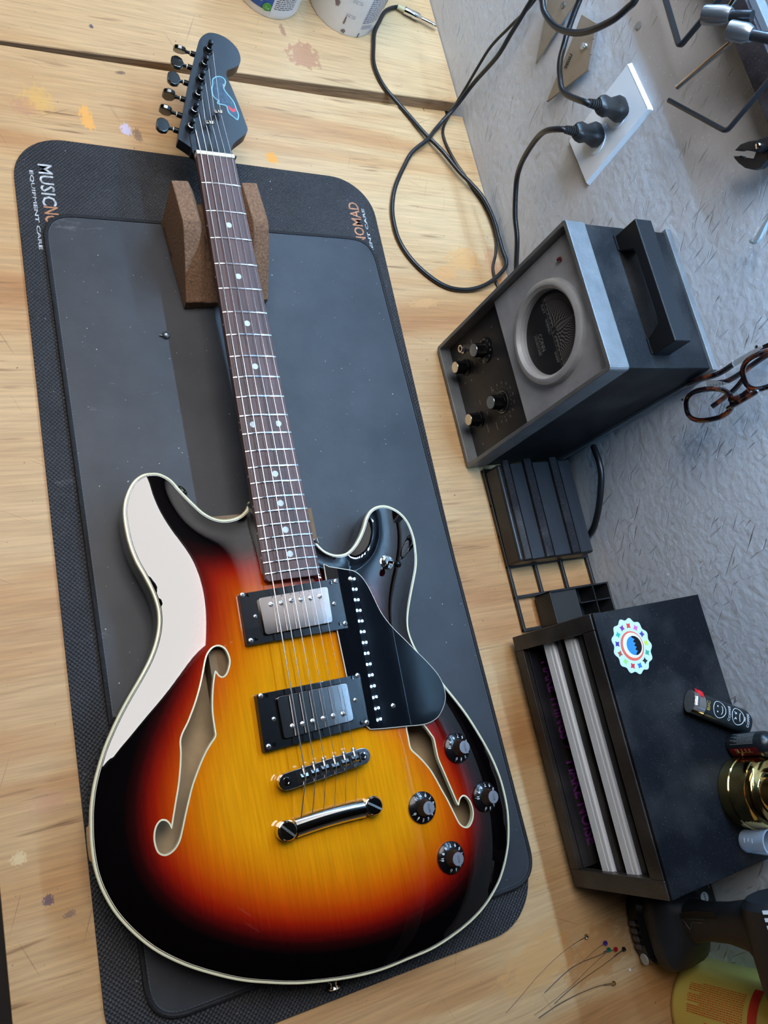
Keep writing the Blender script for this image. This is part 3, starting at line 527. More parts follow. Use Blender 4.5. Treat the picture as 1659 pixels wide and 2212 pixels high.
M_red = mat('red_plastic', srgb(205, 28, 40), .3)
M_hdpe = mat('white_tub_plastic', srgb(240, 240, 240), .4, var=.05, vscale=20.)
M_glass = mat('clear_plastic', (.96, .98, 1, 1), .06, trans=1., ior=1.3)
M_led = mat('led_diode', (1, 1, 1, 1), .5, emit=(.34, .63, 1, 1), estr=LED_DOT)
M_panel = mat('light_panel_diffuser', (1, 1, 1, 1), .5, emit=(1, .97, .95, 1), estr=PANEL)
M_fill_panel = mat('fill_panel_diffuser', (1, 1, 1, 1), .5, emit=(.9, .95, 1, 1), estr=FILL_PANEL)

# ------------------------------------------------------------ the room and the bench
struct(MB().span((-3.0, WY, -.9), (3.2, WY+.08, 1.75)).build('wall_right', M_wall))
M_room = mat('dim_room_paint', (.09, .09, .095, 1), .7)
M_floor = mat('dark_floor', (.06, .05, .045, 1), .6, var=.3, vscale=6.)
M_ceil = mat('dim_ceiling_paint', (.13, .13, .135, 1), .8)
struct(MB().span((-3.0, -3.2, -.98), (3.2, WY, -.9)).build('floor', M_floor))
struct(MB().span((-3.0, -3.2, 1.75), (3.2, WY+.08, 1.83)).build('ceiling', M_ceil))
struct(MB().span((-3.0, -3.28, -.9), (3.2, -3.2, 1.75)).build('wall_left', M_room))
struct(MB().span((-3.08, -3.2, -.9), (-3.0, WY+.08, 1.75)).build('wall_back', M_room))
struct(MB().span((3.2, -3.2, -.9), (3.28, WY+.08, 1.75)).build('wall_front', M_room))

bench = thing('workbench', 'long plywood workbench under the guitar, scratched and paint-stained', 'workbench', (0, 0, -.9))
def bench_board(name, quad, z1=0.):
    b = MB(); b.prism([(x, y) for x, y in quad], z1-.018, z1, lambda x, y, z: (x, y, z+.9))
    return b.build(name, M_wood, bench, bevel=.0016, seg=2)
GAP = lambda y: -.2013-.05024*y          # far board's edge
bench_board('top_board', [(GAP(-.2716)+.004, -.2716), (1.9, -.2716), (1.9, WY-.001), (GAP(WY)+.025, WY-.001)])
bench_board('top_board', [(-1.5, -.2716), (GAP(-.2716), -.2716), (GAP(WY), WY-.001), (-1.5, WY-.001)])
M_lumber = mat('bench_lumber', srgb(190, 152, 105), .6, var=.15, vscale=20., vstretch=(.1, 1, 1))
M_edge = mat('weathered_ply_edge', srgb(150, 122, 92), .8, var=.45, vscale=60., vstretch=(.3, .3, 8), bump=.6, bscale=90., bstretch=(.3, .3, 6))
b = MB(); b.prism([(GAP(-.2716), -.2716), (GAP(-.2716)+.0006, -.2716), (GAP(WY)+.0006, WY-.001), (GAP(WY), WY-.001)], -.018, -.0012, lambda x, y, z: (x, y, z+.9)); b.build('ply_edge', M_edge, bench, label='weathered layered plywood edge')
for nm, a, b_ in (('top_rail', (-1.5, -.262, -.11), (1.9, -.224, -.0185)), ('top_rail', (-1.5, .375, -.11), (1.9, .413, -.0185)), ('support_board', (-.30, -.2235, -.040), (-.08, .3745, -.0185))):
    MB().span((a[0], a[1], a[2]+.9), (b_[0], b_[1], b_[2]+.9)).build(nm, M_lumber, bench, bevel=.002)
for x in (-1.4, .2, 1.8):
    for y in (-.243, .394):
        MB().span((x-.044, y-.019, 0), (x+.044, y+.019, .79)).build('leg', M_lumber, bench, bevel=.002)

# shelf with the LED strip above the bench (seen only as reflections and as light)
shelf = thing('wall_shelf', 'narrow shelf on the grey wall above the bench', 'shelf', (-.10, WY, .70))
MB().span((-.80, -.09, 0), (.80, 0, .012)).build('shelf_board', M_satin, shelf, bevel=.001)
for x in (-.7, -.3): MB().prism([(0, 0), (-.05, 0), (-.05, -.01), (-.01, -.05), (0, -.05)], x-.01, x+.01, lambda a, b, c: (c, a, b)).build('bracket', M_satin, shelf)
tag(MB().span((-.90, WY-.007, .46), (1.60, WY-.0006, .685)).build('dark_reflection_board', M_satin), 'added dark board on the wall below the shelf, unseen, darkens reflections', 'board')  # unseen board, added so the glossy pickguard reflects dark instead of wall
cab_ = thing('shade_cabinet', 'added dark cabinet, unseen, shading the wall and the right end of the bench', 'cabinet', (1.05, WY, .80))  # unseen blocker, added to keep ceiling light off the right-hand wall
MB().span((-.60, -.30, 0), (.60, 0, .45)).build('cabinet_body', M_satin, cab_, bevel=.002)
for sx in (-1, 1):
    dr = MB().span((sx*.002, -.318, .004), (sx*.597, -.3005, .446)).build('door', M_satin, cab_, bevel=.002)
    MB().cyl((sx*.03, -.340, .05), (sx*.03, -.340, .15), .005).build('door_handle', M_tool2, dr)
strip = thing('led_strip', 'long light strip of paired diodes under the wall shelf', 'light', (-.10, .360, .690), (math.radians(38), 0, 0))
MB().span((-.78, -.010, 0), (.78, .010, .0058)).build('strip_backing', M_satin, strip)
dm = None
for i in range(77):
    for k in (-1, 1):
        if dm is None:
            d0 = MB().lathe([(.0023, 0), (.0023, -.001), (.0001, -.0020)], (0, 0, 0), n=6).build('diode', M_led, strip); dm = d0
            d0.location = (-.77, -.0070, 0)
        else:
            d1 = dm.copy(); C.objects.link(d1); d1.parent = strip; d1.location = (-.77+i*.0201, .0070*k, 0)

# ceiling panels
def ceiling_panel(x0, y0, x1, y1, m, label):
    t = thing('ceiling_light', label, 'light', ((x0+x1)/2, (y0+y1)/2, 1.75)); a, b = (x1-x0)/2, (y1-y0)/2
    f = MB(); f.span((-a, -b, -.03), (a, -b+.02, 0)); f.span((-a, b-.02, -.03), (a, b, 0)); f.span((-a, -b+.02, -.03), (-a+.02, b-.02, 0)); f.span((a-.02, -b+.02, -.03), (a, b-.02, 0))
    f.build('frame', M_white, t)
    MB().span((-a+.02, -b+.02, -.02), (a-.02, b-.02, -.012)).build('diffuser', m, t)
ceiling_panel(-.55, -.88, .36, .22, M_panel, 'square ceiling light panel straight above the bench')
ceiling_panel(-2.3, -1.6, -1.3, -.2, M_fill_panel, 'added ceiling fill panel, unseen, at the far end of the room')  # unseen panel, added as fill light

# ------------------------------------------------------------ mats
big = thing('rubber_work_mat', 'large black textured rubber work mat lying under the smaller mat', 'mat', (0, 0, 0))
cx, cy, my, ML, MW = .39498, .0148, -.01053, .91327, .4303
mfr = lambda x, y, z: (cx+x*math.cos(my)-y*math.sin(my), cy+x*math.sin(my)+y*math.cos(my), z)
MB().prism(rrect(-ML/2, -MW/2, ML/2, MW/2, .055, 12), .0002, .003, mfr).build('mat_sheet', M_matbig, big, bevel=.0006)
up = lambda x, y, z: (x, y, .0031+z)
text('MUSIC', 'printed_logo', M_whitew, up, (-.0285, -.1715, .0240, -.1570), big, bold=.012)
text('NOMAD', 'printed_logo', M_orange, up, (.0248, -.1712, .0790, -.1565), big, bold=.012)
text('EQUIPMENT CARE', 'printed_logo', M_whitew, up, (-.0190, -.1812, .0785, -.1768), big, bold=.02)
dn = lambda x, y, z: (-x, -y, .0031+z)
text('NOMAD', 'printed_logo', M_orange, dn, (-.0400, -.2115, .0225, -.1970), big, bold=.012)
text('EQUIPMENT CARE', 'printed_logo', M_whitew, dn, (-.0900, -.2195, .0140, -.2150), big, bold=.02)
text('TM', 'printed_logo', M_orange, dn, (.0232, -.1985, .0262, -.1970), big)

small = thing('desk_pad', 'smooth black desk pad with stitched edge directly under the guitar', 'mat', (0, 0, 0))
Q = [(.0345, -.1747), (.0325, .2185), (.8165, .2335), (.8190, -.1720)]
P = quad_round(Q, .034, 14)
MB().prism(offset(ccw(P), -.003), .0032, .0062).build('pad_surface', M_matsmall, small, bevel=.0004)
loop = offset(ccw(P), -.0018)
MB().tube([(x, y, .0054) for x, y in loop]+[(loop[0][0], loop[0][1], .0054)], .0024, 8, cap=False).build('stitched_edge', M_stitch, small)
th = MB(); lp = offset(ccw(P), -.0046); 
acc = 0
for i in range(len(lp)):
    a = Vector(lp[i-1]); b = Vector(lp[i]); L = (b-a).length
    if L < 1e-6: continue
    d = (b-a)/L; nrm = Vector((-d.y, d.x)); t = 0
    while t < L:
        p = a+d*t; q = p+d*.0022
        th.add([(p.x-nrm.x*.0002, p.y-nrm.y*.0002, .0064), (q.x-nrm.x*.0002, q.y-nrm.y*.0002, .0064), (q.x+nrm.x*.0002, q.y+nrm.y*.0002, .0064), (p.x+nrm.x*.0002, p.y+nrm.y*.0002, .0064)], [(0, 1, 2, 3)])
        t += .0034
sd = th.build('edge_stitches', mat('grey_thread', srgb(88, 96, 108), .7), small); sd['kind'] = 'stuff'

# screw lying on the pad
sp = thing('loose_screw', 'small loose metal bead lying alone on the desk pad', 'bead', (.1777, -.0650, .0065))
MB().lathe([(.0001, 0), (.0038, .0004), (.0042, .0016), (.003, .003), (.0022, .0034), (.0014, .0024), (.0001, .0022)], (0, 0, 0), n=16).build('bead_body', M_tool2, sp)
MB().tube([(.001, -.004, .0012), (.0, -.007, .0006)], .0008, 6).build('tail', M_tool2, sp)

# ------------------------------------------------------------ cork neck cradle
cr_ = thing('neck_cradle', 'brown cork neck rest notched to hold the guitar neck', 'neck rest', (.0375, -.0500, .0067), (0, 0, math.radians(5)))
prof = [(0, .0685), (.0445, .0685), (.0520, .0640), (.0760, .0430), (.1020, .0175), (.1075, .0130)]
def topz(x):
    for (a, za), (b, zb) in zip(prof, prof[1:]):
        if x <= b: return za+(zb-za)*(x-a)/(b-a)
    return prof[-1][1]
sec = [(0, 0), (0, 1), (.0175, 1), (.0255, .0560), (.0265, .0400), (.0330, .0360), (.0660, .0360), (.0725, .0400), (.0735, .0560), (.0785, 1), (.0960, 1), (.0960, 0)]
xs = [0, .02, .0445, .052, .06, .068, .076, .083, .090, .096, .102, .1075]
b = MB(); vs = []
for x in xs:
    tz = topz(x)
    for y, z in sec: vs.append((x - (.005 if (z == 1 and x == 0) else 0), y, 0 if z == 0 else (tz if z == 1 else min(z, tz*.82))))
n = len(sec); fs = [(i*n+k, i*n+(k+1) % n, (i+1)*n+(k+1) % n, (i+1)*n+k) for i in range(len(xs)-1) for k in range(n)]
fs = [f[::-1] for f in fs]
b.add(vs, fs); tri = tessellate_polygon([[Vector((y, 1. if z == 1 else z*8, 0)) for y, z in [(s[0], s[1] if s[1] in (0, 1) else s[1]/.0685) for s in sec]]])
tri = tessellate_polygon([[Vector((y, z, 0)) for x_, y, z in vs[:n]]])
for a, c, d in tri: b.f.append((a, c, d)); b.sm.append(False); o = (len(xs)-1)*n; b.f.append((o+d, o+c, o+a)); b.sm.append(False)
co = b.build('cork_block', M_cork, cr_, bevel=.0022, seg=3)
bm = bmesh.new(); bm.from_mesh(co.data); bmesh.ops.recalc_face_normals(bm, faces=bm.faces); bm.to_mesh(co.data); bm.free()
text('Rel.cruff', 'handwriting', mat('dark_ink', srgb(62, 44, 34), .7), lambda x, y, z: (x, -z, y), (.010, .0045, .048, .0100), cr_, depth=.0004)

# ------------------------------------------------------------ the guitar
# local frame: u along the neck towards the body, v towards the wall, w up from the fretboard surface; nut at u = 0
gyaw, gpit = .00368, .02541
ex = Vector((math.cos(gyaw)*math.cos(gpit), math.sin(gyaw)*math.cos(gpit), -math.sin(gpit))); ey = Vector((-math.sin(gyaw), math.cos(gyaw), 0)); ez = ex.cross(ey)
GO = Vector((-.00307, .00222, .07819))
UB, WB = .62, -.0535                 # the Empty stands at the middle of the body's back
guitar = thing('electric_guitar', 'sunburst semi-hollow electric guitar with black headstock lying on the desk pad', 'guitar')
guitar.matrix_world = Matrix.Translation(GO+ex*UB+ez*WB) @ Matrix((ex, ey, ez)).transposed().to_4x4()
G = lambda u, v, w: (u-UB, v, w-WB)
W_RIM, W_BACK, ARCH = -.0170, -.0488, .0085
WC = lambda v: .0012 - v*v/.50      # curved fretboard surface

O_RAW = OUT + [(.4315, .031), (.392, -.020)]
OUTL = ccw(spline(O_RAW, 5, True))
Lf = ccw(spline(FL, 3, True)); Rf = ccw(spline(FR, 3, True))
h = .003; U0, U1, V0, V1 = .34, .85, -.222, .207
GU, GV = np.meshgrid(np.arange(U0, U1, h), np.arange(V0, V1, h), indexing='ij')
def inside_np(x, y, P):
    r = np.zeros(x.shape, bool)
    for i in range(len(P)):
        a = P[i-1]; b = P[i]
        mk = ((a[1] > y) != (b[1] > y)); xx = (b[0]-a[0])*(y-a[1])/(b[1]-a[1]+1e-15)+a[0]; r ^= mk & (x < xx)
    return r
IN = inside_np(GU, GV, OUTL)
PHI = np.zeros(GU.shape)
for k in range(3500):
    PHI = np.where(IN, .25*(np.roll(PHI, 1, 0)+np.roll(PHI, -1, 0)+np.roll(PHI, 1, 1)+np.roll(PHI, -1, 1)+h*h), 0)
PHI /= PHI.max()
DIST = np.full(GU.shape, 9.)
for (a, c) in OUTL: DIST = np.minimum(DIST, np.hypot(GU-a, GV-c))
DIST = np.where(IN, DIST, 0)
ARC = ARCH*(1-np.exp(-PHI*3.2))/(1-math.exp(-3.2))
BUR = .5*PHI + .5*np.minimum(DIST*10, 1.3)
for k in range(10):
    s = .25*(np.roll(BUR, 1, 0)+np.roll(BUR, -1, 0)+np.roll(BUR, 1, 1)+np.roll(BUR, -1, 1)); BUR = np.where(IN, .5*BUR+.5*s, 0)
for k in range(4):
    s = .25*(np.roll(ARC, 1, 0)+np.roll(ARC, -1, 0)+np.roll(ARC, 1, 1)+np.roll(ARC, -1, 1)); ARC = np.where(IN, s, 0)
def samp(F, u, v):
    x = (u-U0)/h; y = (v-V0)/h; i = int(np.clip(math.floor(x), 0, F.shape[0]-2)); j = int(np.clip(math.floor(y), 0, F.shape[1]-2)); fx = x-i; fy = y-j
    return float(F[i, j]*(1-fx)*(1-fy)+F[i+1, j]*fx*(1-fy)+F[i, j+1]*(1-fx)*fy+F[i+1, j+1]*fx*fy)
def top_w(u, v): return W_RIM + samp(ARC, u, v)

# body: arched top with both sound holes cut, sides, back
INS = .0036
ring = offset(OUTL, -INS)
cand = [(u, v) for u in np.arange(U0+.001, U1, .0055) for v in np.arange(V0+.001, V1, .0055)]
cu = np.array([c[0] for c in cand]); cv = np.array([c[1] for c in cand])
ok = inside_np(cu, cv, offset(OUTL, -INS-.003)) & ~inside_np(cu, cv, offset(Lf, .0022)) & ~inside_np(cu, cv, offset(Rf, .0022))
pts = [Vector(p) for p in ring] + [Vector(p) for p in Lf] + [Vector(p) for p in Rf]
n0, n1, n2 = len(ring), len(Lf), len(Rf)
edges = [(i, (i+1) % n0) for i in range(n0)] + [(n0+i, n0+(i+1) % n1) for i in range(n1)] + [(n0+n1+i, n0+n1+(i+1) % n2) for i in range(n2)]
pts += [Vector((float(a), float(c))) for a, c, k in zip(cu, cv, ok) if k]
V2, E2, F2, *_ = delaunay_2d_cdt(pts, edges, [], 0, 1e-6)
cxs = np.array([sum(V2[i].x for i in f)/3 for f in F2]); cys = np.array([sum(V2[i].y for i in f)/3 for f in F2])
keep = inside_np(cxs, cys, ring) & ~inside_np(cxs, cys, Lf) & ~inside_np(cxs, cys, Rf)
b = MB()
b.add([G(p.x, p.y, top_w(p.x, p.y)) for p in V2], [tuple(f) if (V2[f[1]]-V2[f[0]]).cross(V2[f[2]]-V2[f[0]]) > 0 else tuple(f[::-1]) for f, k in zip(F2, keep) if k], True)
body = b.build('body_top', M_burst, guitar, recalc=False)
me = body.data
at = me.attributes.new('burst', 'FLOAT', 'POINT'); at.data.foreach_set('value', [samp(BUR, p.x, p.y) for p in V2])
GX, GY = np.gradient(ARC, h)
for k in range(3):
    GX = (GX+np.roll(GX, 1, 0)+np.roll(GX, -1, 0)+np.roll(GX, 1, 1)+np.roll(GX, -1, 1))/5; GY = (GY+np.roll(GY, 1, 0)+np.roll(GY, -1, 0)+np.roll(GY, 1, 1)+np.roll(GY, -1, 1))/5
me.normals_split_custom_set_from_vertices([Vector((-samp(GX, p.x, p.y), -samp(GY, p.x, p.y), 1)).normalized() for p in V2])
# sides and back
b = MB(); n = len(OUTL); back = offset(OUTL, -.003)
vs = [G(x, y, W_RIM-.0052) for x, y in OUTL] + [G(x, y, W_BACK+.004) for x, y in OUTL] + [G(x, y, W_BACK) for x, y in back]
b.add(vs, [(i+n, (i+1) % n+n, (i+1) % n, i) for i in range(n)] + [(i+2*n, (i+1) % n+2*n, (i+1) % n+n, i+n) for i in range(n)], True)
tri = tessellate_polygon([[Vector((x, y, 0)) for x, y in back]]); b.add([G(x, y, W_BACK) for x, y in back], tri)
b.build('body_sides', M_black, guitar)
def ribbon(name, m, loop, d0, d1, w0, w1=None, dd=0.):
    """flat ring between two offsets of a loop, at height w0 above the rim"""
    A = offset(loop, -d0); B = offset(loop, -d1); k = len(A); q = MB()
    w1 = w0 if w1 is None else w1
    q.add([G(x, y, W_RIM+w0) for x, y in A] + [G(x, y, W_RIM+w1) for x, y in B], [(i, (i+1) % k, (i+1) % k+k, i+k) for i in range(k)], False)
    return q
q = MB(); A = OUTL; B2 = offset(OUTL, -.0006); Cc = offset(OUTL, -.0022)
k = n
q.add([G(x, y, W_RIM-.0052) for x, y in A] + [G(x, y, W_RIM-.0006) for x, y in A] + [G(x, y, W_RIM) for x, y in B2] + [G(x, y, W_RIM+.0001) for x, y in Cc],
      [(i+k*j, (i+1) % k+k*j, (i+1) % k+k*(j+1), i+k*(j+1)) for j in range(3) for i in range(k)], True)
q.build('binding', M_cream, guitar)
ribbon('', None, OUTL, .0022, .0027, .0001).build('purfling', M_black, guitar)
ribbon('', None, OUTL, .0027, .0032, .0001, .0001).build('purfling', M_white_line, guitar, label='thin white line inside the binding')
ribbon('', None, OUTL, .0032, .0038, .0001, .0001).build('purfling', M_black, guitar)
# inside, seen through the sound holes
b = MB(); tri = tessellate_polygon([[Vector((x, y, 0)) for x, y in back]]); b.add([G(x, y, W_BACK+.006) for x, y in back], tri)
b.build('inner_back', M_tan, guitar)
b = MB(); inn = offset(OUTL, -.004); b.add([G(x, y, W_RIM-.001) for x, y in inn]+[G(x, y, W_BACK+.006) for x, y in inn], [(i, (i+1) % n, (i+1) % n+n, i+n) for i in range(n)]); b.build('inner_sides', M_tan, guitar)
b = MB(); b.span(G(.40, -.0885, W_RIM-.003), G(.622, .040, W_BACK+.0065)); b.span(G(.622, -.075, W_RIM-.003), G(.80, .040, W_BACK+.0065)); b.build('centre_block', M_block, guitar)
MB().span(G(.62, .136, W_BACK+.0065), G(.672, .150, W_BACK+.022)).build('control_pot', mat('dark_pot', (.03, .03, .035, 1), .5), guitar)
for loop, nm in ((Lf, 'sound_hole_binding'), (Rf, 'sound_hole_binding')):
    q = MB(); A = offset(loop, .0014); Bi = loop; k = len(A)
    q.add([G(x, y, top_w(x, y)+.00015) for x, y in A] + [G(x, y, top_w(x, y)+.0003) for x, y in Bi] + [G(x, y, top_w(x, y)-.0045) for x, y in Bi],
          [(i, (i+1) % k, (i+1) % k+k, i+k) for i in range(k)] + [(i+k, (i+1) % k+k, (i+1) % k+2*k, i+2*k) for i in range(k)], False)
    q.build(nm, M_cream, guitar)
# strap buttons
def button(u, v, w, d, name='strap_button'):
    q = MB(); q.lathe([(.0055, 0), (.0055, .0006), (.0034, .0012), (.0032, .0036), (.0062, .0050), (.0066, .0060), (.0056, .0070), (.0001, .0072)], G(u, v, w), (d[0], d[1], 0), 20)
    q.build(name, M_chrome, guitar)
button(.3705, -.0895, -.035, (-.62, .78)); button(.8340, -.020, -.036, (1, 0))

# neck, fretboard, frets, inlays
FRW = lambda u: (.0425+(.0565-.0425)*u/.4654)/2
def neck_section(u, dep, drop):
    hw = FRW(max(0, min(u, .47))); o = []
    for k in range(11):
        a = PI*k/10; o.append(G(u, hw*math.cos(a), drop-.0055-dep*math.sin(a)**.8))
    return o
q = MB(); us = [-.008, 0, .015, .05, .1, .2, .3, .38, .395]; deps = [.0120, .0150, .0150, .0152, .0155, .016, .0165, .018, .026]; vs = []
for u, d in zip(us, deps): vs += neck_section(u, d, 0)
q.add(vs, [(i*11+k+1, i*11+k, (i+1)*11+k, (i+1)*11+k+1) for i in range(len(us)-1) for k in range(10)], True)
q.add([vs[k] for k in range(11)], [tuple(range(11))]); q.add(vs[-11:], [tuple(range(11))[::-1]])
q.build('neck', M_rose_side, guitar)
q = MB(); q.span(G(.392, -.0275, -.024), G(.464, .0275, -.006)); q.build('neck_heel', M_neck, guitar)
UE = .4735
q = MB(); us = [0+.0015, .05, .1, .15, .2, .25, .3, .35, .4, .44, .466, .4710, UE]; nv = 9; vs = []
for i, u in enumerate(us):
    hw = FRW(min(u, .47)) * (1 if u < .47 else (.985 if u < .472 else .90))
    r = [G(u, hw*(2*k/(nv-1)-1), WC(hw*(2*k/(nv-1)-1))) for k in range(nv)]; r += [G(u, hw, -.0060), G(u, -hw, -.0060)]; vs += r
m_ = nv+2
q.add(vs, [(i*m_+k, (i+1)*m_+k, (i+1)*m_+(k+1) % m_, i*m_+(k+1) % m_) for i in range(len(us)-1) for k in range(m_)])
q.add(vs[:m_], [tuple(range(m_))]); q.add(vs[-m_:], [tuple(range(m_))[::-1]])
q.build('fretboard', M_rose, guitar, bevel=.0003)
FU = lambda n_: .648*(1-2**(-n_/12))
for i in range(1, 23):
    u = FU(i); hw = FRW(u)-.0002; q = MB(); vs = []; K = 8
    for j in range(K+1):
        v = hw*(2*j/K-1); e = .55 if j in (0, K) else 1
        for a in (-.0013, -.0008, 0, .0008, .0013):
            vs.append(G(u+a, v, WC(v) + (.0013*e if a == 0 else (.0010*e if abs(a) < .001 else -.0001))))
    q.add(vs, [(j*5+k, j*5+k+1, (j+1)*5+k+1, (j+1)*5+k) for j in range(K) for k in range(4)], True)
    q.add(vs[:5], [(0, 1, 2, 3, 4)]); q.add(vs[-5:], [(4, 3, 2, 1, 0)])
    q.build('fret', M_fretw, guitar)
for i in (3, 5, 7, 9, 12, 12.5, 15, 17, 19, 21):
    j = int(i); u = (FU(j)+FU(j-1))/2; v = 0 if j != 12 else (.0135 if i == 12.5 else -.0135)
    MB().lathe([(.0032, -.001), (.0032, .00012), (.0001, .00014)], G(u, v, WC(v)-.00002), n=20).build('fret_inlay', M_pearl, guitar)
for i in (3, 5, 7, 9, 12, 12.4, 15, 17, 19, 21):
    j = int(i); u = (FU(j)+FU(j-1))/2 + (0 if j != 12 else (-.004 if i == 12 else .004)); hw = FRW(u)
    MB().cyl(G(u, -hw-.00015, -.0028), G(u, -hw+.001, -.0028), .0011, n=10).build('side_dot', M_pearl, guitar)
q = MB(); q.span(G(-.0035, -.0213, -.008), G(.0012, .0213, .0018)); q.build('nut', M_bone, guitar, bevel=.0006)

# headstock
H = ccw(spline(HEAD, 3, True))
H = [p for p in H]
MB().prism(H, -.0215, -.0080, G).build('headstock', M_head, guitar, bevel=.0011, seg=3)
q = MB(); vs = []
for u, hw, w0, w1 in ((-.014, .0235, -.0215, -.0085), (-.004, .0213, -.0210, -.0085)):
    vs += [G(u, -hw, w1), G(u, hw, w1), G(u, hw*.8, w0), G(u, -hw*.8, w0)]
q.add(vs, [(0, 1, 5, 4), (1, 2, 6, 5), (2, 3, 7, 6), (3, 0, 4, 7), (0, 3, 2, 1), (4, 5, 6, 7)]); q.build('headstock_transition', M_head, guitar)
MB().prism([(-.022, -.002), (-.012, -.0055), (-.010, .001), (-.012, .006)], -.0081, -.0079, G).build('truss_rod_slot', mat('dark_slot', (.002, .002, .002, 1), .6), guitar)
hw_ = -.0078
for i, (pu, pv) in enumerate(POST):
    t = MB().lathe([(.0001, 0), (.0058, 0), (.0058, .0008), (.0048, .0016), (.0001, .0016)], G(pu, pv, -.0080), n=24).build('tuning_machine', M_blackmetal, guitar)
    MB().lathe([(.0042, 0), (.0042, .0028), (.0036, .0036)], G(pu, pv, -.0066), n=6, smooth=False).build('bushing', M_blackmetal, t)
    tu, tv = PTOP[i]
    q = MB(); q.lathe([(.0030, 0), (.0028, .002), (.0020, .0040), (.0021, .0052), (.0029, .0066), (.0030, .0092), (.0026, .0100), (.0001, .0102)], G(pu, pv, -.0045), n=16)
    q.build('string_post', M_blackmetal, t)
    MB().span(G(pu-.0031, pv-.0004, .0040), G(pu+.0031, pv+.0004, .0058)).build('post_slot', M_black, t)
    bu, bv = BTN[i]; eu, ev = BTNE[i]; d = Vector((bu-eu, bv-ev, 0)).normalized()
    pe = Vector(G(eu, ev, -.0180)); tip = Vector(G(bu, bv, -.0180))
    q = MB(); q.cyl(pe-d*.006, pe+d*.0055, .0030, n=16); q.build('worm_housing', M_blackmetal, t)
    MB().cyl(pe+d*.0052, pe+d*.0064, .0026, n=16).build('washer', M_bone, t, label='white washer')
    q = MB(); q.tube([pe+d*.0062, pe+d*.008, tip-d*.0030], [.0020, .0016, .0026], 12); q.build('button_neck', M_blackmetal, t)
    rr = [PI/2, .25, PI/2, .2, .15, PI/2][5-i] if False else [.55, 1.40, 1.5, .25, .35, 1.5][i]
    side = Vector((-d.y, d.x, 0)); upv = Vector((0, 0, 1)); A1 = side*math.cos(rr)+upv*math.sin(rr) if False else side*math.sin(rr)+upv*math.cos(rr); A2 = d.cross(A1)
    prof2 = [(-.0060, .0030), (-.0040, .0078), (.0000, .0096), (.0045, .0090), (.0075, .0060), (.0080, .0025)]
    poly = [(x, y) for x, y in prof2] + [(x, -y) for x, y in prof2[::-1]]
    MB().prism(poly, -.0024, .0024, lambda x, y, z, tip=tip, d=d, A1=A1, A2=A2: tip+d*(x+.002)+A1*y+A2*z).build('button', M_smoke, t, bevel=.0012, seg=3)
for (tu, tv) in TREE:
    q = MB(); q.cyl(G(tu+.001, tv, -.0080), G(tu+.001, tv, -.0035), .0021, n=12); q.box(G(tu+.001, tv, -.0028), (.0042, .0088, .0011)); 
    for s_ in (-1, 1): q.box(G(tu+.001, tv+.0044*s_, -.0022), (.0046, .0014, .0024))
    tt = q.build('string_tree', M_chrome, guitar, bevel=.0003)
    MB().lathe([(.0019, 0), (.0017, .0008), (.0001, .0011)], G(tu+.001, tv, -.0023), n=10).build('tree_screw', M_chrome, tt)
# bird decal
Bd = ccw(spline([(x, y) for x, y in BIRD], 3, True)); M_decal = mat('decal_edge', srgb(120, 178, 190), .4); M_bird = mat('decal_bird', srgb(44, 66, 84), .4, var=.5, vscale=220.)
dcl = MB().prism(Bd, -.00795, -.00785, G).build('bird_decal', M_decal, guitar, label='parrot sticker in pale blue outline')
MB().prism(offset(Bd, -.0013), -.0079, -.00778, G).build('bird_figure', M_bird, dcl)
M_pink = mat('decal_pink', srgb(226, 100, 128), .4); M_dred = mat('decal_red', srgb(214, 52, 60), .4)
MB().lathe([(.0028, 0), (.0027, .0001), (.0001, .0001)], G(-.1043, .0196, -.0079), n=14).build('bird_cheek', M_pink, dcl)
MB().prism([(-.0765, .0285), (-.0715, .0290), (-.0680, .0330), (-.0700, .0372), (-.0745, .0358), (-.0715, .0338), (-.0735, .0318)], -.0079, -.0077, G).build('bird_tail_band', M_dred, dcl)
MB().prism([(-.1055, .0275), (-.1025, .0270), (-.1000, .0285), (-.1030, .0296)], -.0079, -.0077, G).build('bird_beak', mat('decal_beak', srgb(150, 158, 160), .4), dcl)

# pickguard
gp = GUARD[:]; left = [(.4825, .0352), (.4825, .0450), (.5280, .0450), (.5280, .0364), (.5765, .0371), (.5765, .0465), (.6230, .0465)]
guardP = ccw(gp[:] + left[::-1][0:0] + [left[6], left[5], left[4], left[3], left[2], left[1], left[0]])
sm = [gp[0]] + spline(gp[1:20], 4) + [gp[20]]
guardP = ccw(sm + [left[6], left[5], left[4], left[3], left[2], left[1], left[0]])
gw = -.0068
pg = MB().prism(guardP, gw, gw+.0022, G).build('pickguard', M_ply, guitar, bevel=.0003)
q = MB(); kk = len(guardP); A = offset(guardP, .0007)
q.add([G(x, y, gw+.0004) for x, y in A]+[G(x, y, gw+.0017) for x, y in A]+[G(x, y, gw+.0021) for x, y in guardP], [(i+kk*j, (i+1) % kk+kk*j, (i+1) % kk+kk*(j+1), i+kk*(j+1)) for j in range(2) for i in range(kk)])
q.build('guard_edge', M_white_line, pg, label='white edge ply')
def screw(u, v, w, r, parent, name='screw', m=None, deep=.0012):
    q = MB(); q.lathe([(r, 0), (r*.95, deep*.5), (r*.6, deep), (.0001, deep*1.05)], G(u, v, w), n=14)
    s_ = q.build(name, m or M_screw, parent)
    q = MB(); q.box(G(u, v, w+deep+.0001), (r*1.1, r*.25, .0002)); q.box(G(u, v, w+deep+.0001), (r*.25, r*1.1, .0002)); q.build('cross_slot', M_black, parent)
    return s_
for u, v in GSC: screw(u, v, gw+.0022, .0026, pg)

